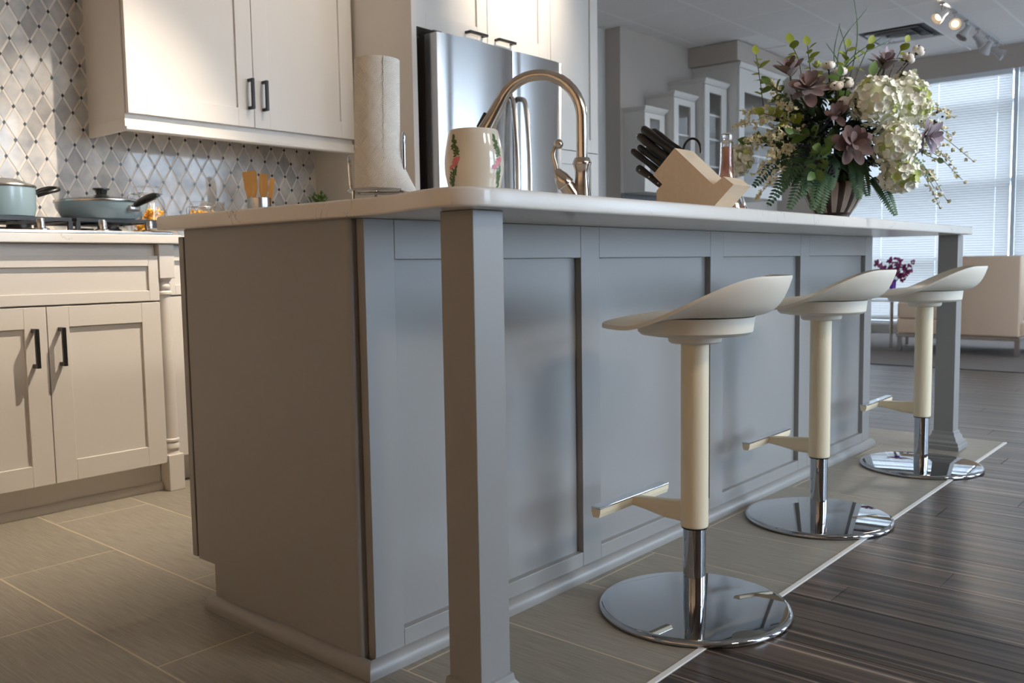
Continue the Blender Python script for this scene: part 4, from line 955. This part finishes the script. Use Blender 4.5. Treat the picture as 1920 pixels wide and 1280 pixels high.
# conical bottle with pink liquid in the neck
bxx, byy = 1.415, -0.02
bt = thing('glass_bottle', (bxx, byy, z), 'conical clear glass bottle with pink neck between block and flowers', 'bottle')
bm = NB(); lathe(bm, [(0.0, z), (0.064, z), (0.068, z+0.004), (0.064, z+0.03), (0.036, z+0.100), (0.0235, z+0.138), (0.020, z+0.17), (0.019, z+0.232), (0.0155, z+0.236), (0.0165, z+0.17), (0.0205, z+0.138), (0.033, z+0.100), (0.060, z+0.03), (0.0, z+0.006)], bxx, byy, 40, caps=False); build('bottle_glass', bm, 'glass', bt, smooth=True)
bm = NB(); lathe(bm, [(0.0, z+0.118), (0.024, z+0.120), (0.0195, z+0.140), (0.0160, z+0.17), (0.0152, z+0.218), (0.0, z+0.219)], bxx, byy, 32, caps=False); build('pink_filling', bm, 'pink_liquid', bt, smooth=True)
bm = NB(); lathe(bm, [(0.0, z+0.237), (0.016, z+0.237), (0.0175, z+0.242), (0.0165, z+0.255), (0.012, z+0.259), (0.0, z+0.260)], bxx, byy, 32, caps=False); build('stopper', bm, 'glass', bt, smooth=True)
bm = NB(); lathe(bm, [(0.0, z+0.0065), (0.058, z+0.008), (0.056, z+0.040), (0.0, z+0.041)], bxx, byy, 32, caps=False); build('pink_base', bm, 'pink_liquid', bt, smooth=True)
# lemon behind the knife block
le = thing('lemon', (1.115, 0.085, z), 'yellow lemon half hidden behind the knife block', 'fruit')
bm = NB(); lathe(bm, [(0.0, -0.038), (0.006, -0.035), (0.018, -0.026), (0.0255, -0.01), (0.026, 0.005), (0.02, 0.024), (0.008, 0.034), (0.0, 0.037)], 0, 0, 24, Matrix.Translation((1.115, 0.085, z+0.027)) @ Matrix.Rotation(1.57, 4, 'X'), caps=False); build('lemon_body', bm, 'lemon', le, smooth=True)

# ------------------------------------------------------------------ flower arrangement
FO = Vector((1.718, -0.230, HT+0.0004))
def F(r, t, h): return FO + CR*r + CT*t + Vector((0, 0, h))
fa = thing('flower_arrangement', FO, 'large artificial bouquet of white hydrangeas and ferns in a striped urn', 'flowers')
bm = NB()
UP = [(0.0, 0.0), (0.046, 0.0), (0.050, 0.004), (0.048, 0.010), (0.055, 0.020), (0.067, 0.038), (0.080, 0.062), (0.090, 0.085), (0.094, 0.102), (0.092, 0.112), (0.084, 0.120), (0.076, 0.126), (0.072, 0.150), (0.076, 0.168), (0.078, 0.172), (0.070, 0.172), (0.066, 0.150), (0.0, 0.145)]
NS = 84; rings = []
for r, h_ in UP:
    row = []
    for i in range(NS):
        k6 = i % 6; rib = 1.022 if k6 in (0, 1, 2, 3) and 0.03 < h_ < 0.118 else 1.0
        q = 2*PI*i/NS; row.append(bm.verts.new(FO + Vector((r*rib*math.cos(q), r*rib*math.sin(q), h_))))
    rings.append(row)
for j, (r0, r1) in enumerate(zip(rings, rings[1:])):
    for i in range(NS):
        f = bm.faces.new((r0[i], r0[(i+1) % NS], r1[(i+1) % NS], r1[i])); f.smooth = True
        f.material_index = 1 if (i % 6 in (4, 5, 0)) and 4 <= j <= 8 else 0
build('striped_urn', bm, ['vase_brown', 'vase_cream'], fa)
# shared leaf and floret meshes
def floret_mesh(name, m):
    bm = NB()
    for k in range(4):
        M = Matrix.Rotation(k*PI/2, 4, 'Z'); n = 3; rows = []
        for i in range(n+1):
            t = i/n; wd = 0.0078*math.sin(PI*(0.16+0.74*t)); zz = 0.0055*t*t
            rows.append([bm.verts.new(M @ Vector((-wd, 0.0135*t, zz+0.0012))), bm.verts.new(M @ Vector((0, 0.0135*t, zz))), bm.verts.new(M @ Vector((wd, 0.0135*t, zz+0.0012)))])
        for a_, b_ in zip(rows, rows[1:]):
            for i in range(2): bm.faces.new((a_[i], a_[i+1], b_[i+1], b_[i]))
    for f in bm.faces: f.smooth = True
    me = bpy.data.meshes.new(name); bm.to_mesh(me); bm.free(); me.materials.append(MATS[m]); return me
FL = floret_mesh('floret', 'petal_cream'); FLG = floret_mesh('floret', 'floret_green')
rnd = random.Random(21)
def put(name, me, parent, p, d, up, sc_=1.0, roll=0.0):
    """child with its +y along d and +z near up"""
    d = Vector(d).normalized(); up = Vector(up); up = up - d*up.dot(d)
    up = up.normalized() if up.length > 1e-4 else d.orthogonal().normalized(); x_ = d.cross(up)
    M = Matrix((x_, d, up)).transposed().to_4x4() @ Matrix.Rotation(roll, 4, 'Y')
    o = bpy.data.objects.new(name, me); C.objects.link(o); o.parent = parent
    o.location = Vector(p) - wloc(parent); o.rotation_euler = M.to_euler(); o.scale = (sc_,)*3
    return o
def hydrangea(r, t, h, R):
    c = F(r, t, h); bm = NB(); bmesh.ops.create_icosphere(bm, subdivisions=2, radius=R*0.80, matrix=Matrix.Translation(c))
    core = build('hydrangea_bloom', bm, 'petal_core', fa, smooth=True)
    n = int(150*(R/0.068)**1.6); view = (CT*1.0 + Vector((0, 0, 0.15))).normalized(); rest = NB(); k_ = 0
    for i in range(n):
        zz = 1 - 2*(i+0.5)/n; q = i*2.39996; d = Vector((math.sqrt(1-zz*zz)*math.cos(q), math.sqrt(1-zz*zz)*math.sin(q), zz))
        d = (d + Vector((rnd.gauss(0, .12), rnd.gauss(0, .12), rnd.gauss(0, .12)))).normalized()
        s_ = rnd.uniform(0.85, 1.12); a_ = d.orthogonal().normalized(); a_ = Matrix.Rotation(rnd.random()*6.28, 3, d) @ a_
        nrm = (d + Vector((rnd.gauss(0, .28), rnd.gauss(0, .28), rnd.gauss(0, .28)))).normalized(); p = c + d*R*rnd.uniform(0.82, 1.03)
        if d.dot(view) > 0.42 and k_ < 41:
            put('floret', FLG if rnd.random() < 0.10 else FL, core, p, a_, nrm, s_); k_ += 1
        else:
            for m_ in range(4):
                b_ = Matrix.Rotation(m_*PI/2, 3, nrm) @ (a_ - nrm*a_.dot(nrm)).normalized(); add_leaf(rest, p, b_, nrm, 0.0135*s_, 0.0145*s_, -0.35, 3)
    build('small_florets', rest, 'petal_cream', core, smooth=True, kind='stuff')
for hy in [(0.063, 0.16, 0.335, 0.070), (0.182, 0.10, 0.339, 0.068), (0.118, 0.17, 0.208, 0.068), (0.141, 0.15, 0.125, 0.055), (-0.294, -0.02, 0.19, 0.045), (0.148, 0.10, 0.271, 0.045), (0.21, 0.02, 0.405, 0.040)]: hydrangea(*hy)
LPL = leaf_mesh('leaf', 'leaf_plum', 0.068, 0.034, 0.12, 9, 0.5, 0.25, True); LLI = leaf_mesh('leaf', 'leaf_lilac', 0.068, 0.031, 0.12, 9, 0.5, 0.25, True)
def rosette(r, t, h, axis, me, n, spread, s0=1.0):
    c = F(r, t, h); ax_ = (CR*axis[0] + CT*axis[1] + Vector((0, 0, axis[2]))).normalized()
    bm = NB(); tube(bm, [FO + Vector((0, 0, 0.16)), (FO + Vector((0, 0, 0.2)) + c)/2, c - ax_*0.01, c + ax_*0.01], [0.003, 0.003, 0.004, 0.003], 8)
    st = build('foliage_rosette', bm, 'stem', fa, smooth=True)
    u = ax_.orthogonal().normalized(); v = ax_.cross(u)
    for i in range(n):
        q = i*2.39996 + 0.4; e = spread*(0.35 + 0.65*i/(n-1))
        d = (ax_*math.cos(e) + (u*math.cos(q) + v*math.sin(q))*math.sin(e)); put('leaf', me, st, c + ax_*(0.02*(1-i/n)), d, ax_, s0*rnd.uniform(0.72, 1.0)*(0.6+0.4*i/n), rnd.uniform(-.2, .2))
rosette(-0.025, 0.21, 0.204, (0, 1, 0.15), LPL, 19, 1.5, 1.15)
rosette(-0.114, 0.10, 0.375, (-0.2, 0.8, 0.7), LPL, 20, 1.5, 1.2)
rosette(-0.150, 0.04, 0.430, (-0.3, 0.4, 1), LPL, 11, 0.95, 1.2)
rosette(0.218, 0.13, 0.237, (0.6, 0.8, -0.1), LLI, 14, 1.4, 1.15)
rosette(0.158, -0.02, 0.455, (0.1, 0.4, 1), LPL, 14, 1.1, 1.2)
rosette(0.150, 0.0, 0.478, (0.1, 0.7, 0.8), LLI, 5, 0.9, 0.9)
rosette(-0.05, 0.16, 0.29, (-0.4, 0.9, 0.3), LPL, 7, 1.3, 0.9)
# cotton bolls
for r, t, h in [(-0.038, 0.05, 0.46), (-0.005, 0.06, 0.44), (-0.038, 0.12, 0.386), (-0.021, 0.14, 0.337), (0.003, 0.09, 0.397), (0.268, -0.03, 0.518), (0.234, -0.02, 0.494), (0.247, 0.05, 0.38), (0.02, 0.04, 0.415)]:
    c = F(r, t, h); d = (c - (FO + Vector((0, 0, 0.15)))).normalized(); u = d.orthogonal().normalized(); v = d.cross(u); bm = NB()
    for k in range(4): bmesh.ops.create_icosphere(bm, subdivisions=2, radius=0.0125, matrix=Matrix.Translation(c + (u*math.cos(k*PI/2) + v*math.sin(k*PI/2))*0.0085 + d*0.003))
    co = build('cotton_boll', bm, 'cotton', fa, smooth=True)
    bm = NB()
    for k in range(4): add_leaf(bm, c - d*0.013, d*0.55 + (u*math.cos(k*PI/2+0.78) + v*math.sin(k*PI/2+0.78))*0.85, d, 0.030, 0.013, -0.45, 5)
    tube(bm, [FO + Vector((0, 0, 0.16)) + (c-FO)*0.25, c - d*0.012], 0.0022, 6)
    build('husk', bm, 'husk', co)
bm = NB(); c = F(-0.074, 0.05, 0.455)
for k in range(3):
    for i in range(6):
        q = i*PI/3 + k*0.5; e = 0.3 + 0.4*k; d = Vector((0, 0, 1))*math.cos(e) + (CR*math.cos(q) + CT*math.sin(q))*math.sin(e); add_leaf(bm, c, d, Vector((0, 0, 1)), 0.022, 0.020, -0.35, 4, 0.3)
build('small_rose', bm, 'floret_green', fa, smooth=True)
# ferns
def fern(tip, base=(0, 0, 0.16), lift=0.05, width=0.030, name='fern_frond'):
    b = F(*base); e = F(*tip); mid = (b+e)/2 + Vector((0, 0, lift)); pts = smooth_path([b, mid, e], max(12, int((e-b).length/0.0185))); bm = NB()
    tube(bm, pts, [0.0018*(1-i/len(pts))+0.0005 for i in range(len(pts))], 5)
    L = len(pts)
    for i in range(3, L-1):
        d = (pts[min(i+1, L-1)]-pts[i-1]).normalized(); up = (Vector((0, 0, 1))*0.5 + CT*0.6); up = (up - d*up.dot(d)).normalized(); s = d.cross(up)
        wd = width*math.sin(PI*(0.18+0.80*i/L))**0.8
        for f_ in (0.0,):
            p = pts[i] + (pts[min(i+1, L-1)]-pts[i])*f_
            for sg in (-1, 1): add_leaf(bm, p, s*sg + d*0.45, up, wd, 0.0088, 0.15, 3)
    return build(name, bm, 'leaf_fern', fa)
for tip, base, lift in [((-0.24, 0.12, 0.037), (-0.08, 0.06, 0.17), 0.04), ((-0.189, 0.16, 0.023), (-0.07, 0.09, 0.17), 0.03), ((-0.132, 0.20, 0.018), (-0.05, 0.1, 0.16), 0.03), ((-0.095, 0.16, 0.010), (-0.05, 0.1, 0.15), 0.03),
                        ((-0.068, 0.17, 0.080), (-0.04, 0.10, 0.19), 0.02), ((0.018, 0.165, 0.050), (0.02, 0.10, 0.19), 0.02), ((0.139, 0.14, 0.002), (0.08, 0.08, 0.13), 0.02), ((0.286, 0.06, 0.108), (0.13, 0.08, 0.20), 0.03),
                        ((0.331, -0.06, 0.359), (0.16, -0.02, 0.33), 0.03), ((-0.267, 0.05, 0.10), (-0.1, 0.04, 0.2), 0.03), ((-0.16, 0.19, 0.055), (-0.05, 0.1, 0.2), 0.04), ((0.22, 0.10, 0.12), (0.1, 0.1, 0.19), 0.02), ((-0.21, 0.14, 0.09), (-0.06, 0.08, 0.22), 0.04)]:
    fern(tip, base, lift)
for tip, base, lift in [((-0.225, 0.15, 0.06), (-0.06, 0.10, 0.20), 0.04), ((-0.15, 0.17, 0.10), (-0.04, 0.10, 0.22), 0.03), ((0.05, 0.15, 0.06), (0.03, 0.09, 0.18), 0.02)]: fern(tip, base, lift)
# lime sprigs
LLM = leaf_mesh('leaf', 'leaf_lime', 0.030, 0.021, 0.15, 5, 0.8); LMD = leaf_mesh('leaf', 'leaf_mid', 0.034, 0.021, 0.15, 5, 0.8)
def sprig(tip, base, n, me, f0=0.35, s0=1.0):
    b, e = F(*base), F(*tip); pts = smooth_path([b, (b+e)/2 + Vector((rnd.uniform(-.01, .01), rnd.uniform(-.01, .01), 0.015)), e], 10); bm = NB(); tube(bm, pts, 0.0013, 5)
    st = build('leafy_sprig', bm, 'stem', fa)
    for i in range(n):
        t = f0 + (1-f0)*i/(n-1); p = pts[int(t*(len(pts)-1))]; d = (e-b).normalized(); q = rnd.random()*6.28
        o_ = d.orthogonal().normalized(); o_ = Matrix.Rotation(q, 3, d) @ o_
        put('leaf', me, st, p, (o_*1.0 + d*0.5) if i < n-1 else d, (d + CT*0.8), s0*rnd.uniform(0.9, 1.5))
for tip, base, n, me in [((-0.245, 0.0, 0.51), (-0.22, 0.02, 0.30), 9, LLM), ((-0.093, 0.02, 0.53), (-0.07, 0.03, 0.36), 8, LLM), ((-0.131, -0.02, 0.545), (-0.10, 0.0, 0.4), 6, LLM), ((0.023, 0.04, 0.517), (0.02, 0.03, 0.38), 9, LLM), ((0.105, 0.0, 0.533), (0.05, 0.0, 0.40), 6, LLM), ((0.238, -0.05, 0.551), (0.17, -0.03, 0.42), 6, LLM),
                         ((-0.215, 0.05, 0.41), (-0.10, 0.05, 0.30), 9, LMD), ((-0.24, 0.08, 0.318), (-0.08, 0.08, 0.24), 10, LLM), ((-0.17, 0.14, 0.25), (-0.05, 0.1, 0.2), 10, LMD), ((-0.10, 0.18, 0.20), (-0.02, 0.1, 0.2), 8, LMD), ((-0.12, 0.18, 0.13), (-0.04, 0.1, 0.2), 8, LMD), ((-0.02, 0.10, 0.42), (0.0, 0.05, 0.3), 9, LMD), ((-0.07, 0.1, 0.40), (0.0, 0.05, 0.3), 7, LLM), ((0.09, 0.05, 0.43), (0.05, 0.03, 0.3), 8, LMD), ((0.31, 0.02, 0.18), (0.16, 0.04, 0.22), 9, LMD), ((-0.26, 0.02, 0.24), (-0.1, 0.03, 0.2), 10, LMD), ((0.23, 0.0, 0.44), (0.12, 0.0, 0.36), 8, LMD)]:
    sprig(tip, base, n, me)
# grass blades
for tip, k in [((0.071, -0.05, 0.708), 0.03), ((0.132, -0.08, 0.673), -0.05), ((0.012, 0.0, 0.601), -0.02), ((-0.03, 0.0, 0.543), 0.02), ((0.13, 0.05, 0.55), -0.05), ((0.047, -0.1, 0.618), 0.02), ((0.19, -0.04, 0.56), -0.06)]:
    b, e = F(0.02, 0, 0.33), F(*tip); bm = NB(); tube(bm, smooth_path([b, (b+e)/2 + CR*k + Vector((0, 0, 0.03)), e], 8), [0.0018]*12 + [0.0012]*4 + [0.0004], 5); build('grass_blade', bm, 'leaf_fern', fa)
# blossom sprays
def spray(tip, base, n, sag=0.03):
    b, e = F(*base), F(*tip); pts = smooth_path([b, (b+e)/2 + Vector((0, 0, sag)), e], 14); bm = NB(); tube(bm, pts, 0.0009, 4); st = build('blossom_spray', bm, 'stem', fa)
    bm = NB()
    for i in range(n):
        t = 0.30 + 0.70*(i/(n-1)); p = pts[int(t*(len(pts)-1))] + Vector((rnd.gauss(0, .011), rnd.gauss(0, .011), rnd.gauss(0, .012)))*(1.25-t*0.9)
        d0 = Vector((rnd.gauss(0, 1), rnd.gauss(0, 1), rnd.gauss(0, 1))).normalized()
        u = d0.orthogonal().normalized(); v = d0.cross(u)
        for k in range(4):
            q = k*PI/2; add_leaf(bm, p, d0*0.5 + u*math.cos(q) + v*math.sin(q), d0, 0.0095*rnd.uniform(.8, 1.3), 0.0085, -0.3, 2)
    build('blossoms', bm, 'blossom_cream', st)
for tip, base, n in [((-0.314, 0.0, 0.292), (-0.15, 0.03, 0.25), 24), ((-0.287, 0.02, 0.331), (-0.14, 0.04, 0.28), 26), ((-0.294, 0.03, 0.239), (-0.13, 0.05, 0.22), 26), ((-0.25, 0.06, 0.308), (-0.12, 0.06, 0.26), 28), ((-0.214, 0.10, 0.245), (-0.1, 0.08, 0.22), 22), ((-0.266, 0.06, 0.137), (-0.1, 0.06, 0.2), 22), ((-0.27, 0.10, 0.06), (-0.12, 0.08, 0.16), 20), ((-0.24, 0.10, 0.181), (-0.1, 0.08, 0.2), 20),
                     ((0.439, 0.0, 0.172), (0.2, 0.02, 0.28), 18), ((0.393, 0.02, 0.116), (0.2, 0.04, 0.22), 18), ((0.393, -0.04, 0.315), (0.2, 0.0, 0.33), 24), ((0.365, 0.0, 0.256), (0.2, 0.02, 0.27), 22), ((0.35, 0.03, 0.172), (0.2, 0.05, 0.22), 20), ((0.298, 0.08, 0.026), (0.19, 0.08, 0.17), 18), ((0.33, 0.06, 0.047), (0.2, 0.06, 0.18), 16), ((0.269, 0.10, 0.085), (0.18, 0.09, 0.16), 14), ((0.337, -0.03, 0.339), (0.2, 0.0, 0.30), 24), ((0.284, 0.03, 0.305), (0.2, 0.02, 0.26), 18), ((-0.215, 0.03, 0.424), (-0.16, 0.03, 0.28), 20), ((-0.195, 0.08, 0.337), (-0.1, 0.06, 0.26), 22), ((0.29, 0.0, 0.37), (0.2, 0.0, 0.30), 16), ((-0.30, 0.0, 0.20), (-0.15, 0.03, 0.22), 22)]:
    spray(tip, base, int(n*1.7) if tip[0] < 0 else n)
# dark filler leaves and berries in the heart of the bouquet
bm = NB()
for i in range(700):
    d = Vector((rnd.gauss(0, 1), rnd.gauss(0, 1), rnd.gauss(0, 0.9))).normalized()
    p = FO + Vector((0, 0, 0.25)) + Vector((d.x*0.15, d.y*0.15, d.z*0.15))*rnd.uniform(0.35, 1.0) + CR*(-0.02)
    if p.z < FO.z + 0.12: p.z = FO.z + 0.12 + rnd.random()*0.05
    add_leaf(bm, p, d + Vector((rnd.gauss(0, .5), rnd.gauss(0, .5), rnd.gauss(0, .5))), Vector((rnd.gauss(0, .5), rnd.gauss(0, .5), 1)), rnd.uniform(0.035, 0.06), 0.022, 0.2, 3)
build('dark_foliage', bm, 'leaf_dark', fa, kind='stuff')
bm = NB()
for cl in [(-0.10, 0.15, 0.26), (-0.13, 0.13, 0.21), (-0.07, 0.17, 0.14), (-0.10, 0.14, 0.17), (-0.06, 0.15, 0.30), (-0.15, 0.12, 0.15), (0.30, 0.0, 0.29)]:
    for i in range(26): bmesh.ops.create_icosphere(bm, subdivisions=1, radius=0.0045, matrix=Matrix.Translation(F(*cl) + Vector((rnd.gauss(0, .014), rnd.gauss(0, .014), rnd.gauss(0, .014)))))
build('berries', bm, 'berry', fa, smooth=True, kind='stuff')

# ------------------------------------------------------------------ stepped glass cabinets at the back
def hutch(x0, x1, yf, z0, z1, label, gx0, gx1, gz0, gz1, shelves):
    t = thing('glass_cabinet', ((x0+x1)/2, 3.0, z0), label, 'cabinet', 'stepped wall cabinets at the back')
    bm = NB(); box(bm, x0, x0+0.018, yf+0.022, 3.113, z0, z1-0.045); box(bm, x1-0.018, x1, yf+0.022, 3.113, z0, z1-0.045); box(bm, x0+0.018, x1-0.018, yf+0.022, 3.113, z0, z0+0.018); box(bm, x0+0.018, x1-0.018, yf+0.022, 3.113, z1-0.063, z1-0.045); box(bm, x0+0.018, x1-0.018, 3.10, 3.113, z0+0.018, z1-0.063)
    build('body', bm, W, t)
    bm = NB(); a0, a1 = x0+0.002, x1-0.002; c1 = z1-0.05
    box(bm, a0, gx0, yf, yf+0.02, z0, c1, 0.001); box(bm, gx1, a1, yf, yf+0.02, z0, c1, 0.001); box(bm, gx0, gx1, yf, yf+0.02, z0, gz0, 0.001); box(bm, gx0, gx1, yf, yf+0.02, gz1, c1, 0.001)
    d = build('door', bm, W, t)
    bx('glass_pane', gx0-0.004, gx1+0.004, yf+0.009, yf+0.012, gz0-0.004, gz1+0.004, 'window_pane', d, 0)
    for zz in shelves: bx('shelf', x0+0.019, x1-0.019, yf+0.03, 3.098, zz, zz+0.016, W, t, 0)
    bm = NB(); pr = [(0.0, z1-0.045), (0.0, z1-0.038), (0.010, z1-0.030), (0.022, z1-0.012), (0.026, z1-0.008), (0.026, z1)]; rings = []
    for o_, zz in pr: rings.append([bm.verts.new(p) for p in ((x0-o_, 3.113, zz), (x0-o_, yf-o_, zz), (x1+o_*0.9, yf-o_, zz), (x1+o_*0.9, 3.113, zz))])
    for r0, r1 in zip(rings, rings[1:]):
        for i in range(4): bm.faces.new((r0[i], r0[(i+1) % 4], r1[(i+1) % 4], r1[i]))
    bm.faces.new(rings[0]); bm.faces.new(rings[-1]); build('crown_moulding', bm, W, t)
hutch(5.575, 5.905, 2.897, 1.40, 2.125, 'shortest white glass-door cabinet, leftmost of the stepped row', 5.66, 5.82, 1.49, 2.03, (1.75,))
hutch(5.935, 6.31, 2.822, 1.40, 2.285, 'middle-height white glass-door cabinet in the stepped row', 6.015, 6.23, 1.50, 2.18, (1.66, 1.92))
hutch(6.34, 6.76, 2.741, 1.40, 2.445, 'tall white glass-door cabinet third in the stepped row', 6.43, 6.66, 1.52, 2.33, (1.66, 1.91, 2.13))
hutch(6.79, 7.75, 2.628, 1.40, 2.640, 'tallest wide cabinet with dark glass behind the flowers', 6.90, 7.65, 1.52, 2.38, (1.80, 2.1))
bx('mosaic_backsplash', 5.535, 7.8, 3.107, 3.1145, 0.93, 1.398, 'speckle', bpy.data.objects['wall_partition'], 0)
bc4 = thing('base_cabinet', (6.6, 2.85, 0), 'white base cabinets below the stepped glass cabinets', 'cabinet')
bx('body', 5.56, 7.75, 2.53, 3.106, 0.1, 0.88, W, bc4); bx('toe_board', 5.56, 7.75, 2.60, 2.62, 0, 0.0995, W, bc4)
for i in range(5): d = shaker('door', 5.564+i*0.4372, 5.564+(i+1)*0.4372-0.004, 0.11, 0.87, 2.509, W, bc4); pull(5.60+i*0.4372, 0.70, 2.509, d)
bx('back_countertop', 5.54, 7.77, 2.48, 3.106, 0.8805, 0.918, 'quartz', None, 0.002, label='pale countertop below the stepped glass cabinets', cat='countertop')

# ------------------------------------------------------------------ lounge
lc = thing('lounge_chair', (7.2, 0.7, 0), 'tan leather lounge chair on steel legs by the blinds', 'chair')
z = 0.0035
for xx, yy in ((6.83, 0.262), (6.83, 1.155), (7.57, 0.262), (7.57, 1.155)): bx('leg', xx-0.0, xx+0.035, yy-0.0175, yy+0.0175, z, 0.125, 'steel', lc)
bm = NB(); box(bm, 6.82, 7.615, 0.24, 1.18, 0.125, 0.155, 0.003); build('steel_frame', bm, 'steel', lc)
bm = NB(); box(bm, 6.825, 7.61, 0.245, 1.178, 0.156, 0.282, 0.018, 3); build('seat_base', bm, 'leather', lc, smooth=True)
bm = NB(); box(bm, 6.965, 7.60, 0.41, 1.182, 0.283, 0.425, 0.025, 3); build('seat_cushion', bm, 'leather', lc, smooth=True)
bm = NB(); box(bm, 6.822, 6.963, 0.70, 1.176, 0.283, 0.425, 0.022, 3); build('arm_bolster', bm, 'leather', lc, smooth=True)
bm = NB(); box(bm, 6.82, 6.962, 0.245, 0.69, 0.157, 0.80, 0.018, 3); build('side_panel', bm, 'leather', lc, smooth=True)
bm = NB(); box(bm, 6.964, 7.605, 0.247, 0.40, 0.284, 0.80, 0.02, 3); build('backrest', bm, 'leather', lc, smooth=True)
lc2 = dup(lc, (7.2, -0.62, 0), 'tan leather lounge chair at the far right edge of the photo')
stb = thing('side_table', (7.2, 1.53, 0), 'low glass side table with steel legs left of the tan chair', 'table')
bx('glass_top', 6.95, 7.45, 1.24, 1.80, 0.414, 0.426, 'floor_trim', stb, 0.002); bx('glass_shelf', 6.97, 7.43, 1.26, 1.78, 0.262, 0.270, 'floor_trim', stb, 0.001)
for xx in (6.98, 7.42):
    for yy in (1.27, 1.77):
        bm = NB(); tube(bm, [(xx, yy, z), (xx, yy, z+0.006), (xx, yy, 0.4135)], [0.020, 0.014, 0.014], 14); build('leg', bm, 'nickel', stb, smooth=True)
orc = thing('orchid_vase', (7.12, 1.31, 0.4265), 'small purple vase of magenta orchids on the side table', 'flowers')
bm = NB(); lathe(bm, [(0.0, 0.4265), (0.034, 0.4265), (0.036, 0.44), (0.026, 0.53), (0.030, 0.605), (0.026, 0.605), (0.022, 0.53), (0.0, 0.50)], 7.12, 1.31, 24, caps=False); build('vase', bm, 'vase_purple', orc, smooth=True)
rnd = random.Random(8); OL = leaf_mesh('petal', 'blossom_purple', 0.028, 0.024, 0.1, 3, 0.7)
for i in range(17):
    q = rnd.random()*6.28; e = rnd.uniform(0.1, 1.0); L = rnd.uniform(0.13, 0.29); d = Vector((math.cos(q)*math.sin(e), math.sin(q)*math.sin(e), math.cos(e)*0.95)); b = Vector((7.12, 1.31, 0.55)); tip = b + d*L
    bm = NB(); tube(bm, smooth_path([b, (b+tip)/2 + Vector((0, 0, 0.02)), tip], 4), 0.0025, 5); st = build('orchid_stem', bm, 'leaf_mid', orc)
    bm = NB()
    for k in range(7):
        p = b + (tip-b)*(0.5+0.5*k/6) + Vector((rnd.gauss(0, .014), rnd.gauss(0, .014), rnd.gauss(0, .012)))
        for m_ in range(5):
            dd = Vector((rnd.gauss(0, 1), rnd.gauss(0, 1), rnd.gauss(0, 1))).normalized(); add_leaf(bm, p, dd, dd.orthogonal(), 0.027, 0.022, 0.1, 3)
    build('orchid_bloom', bm, 'blossom_purple', st)
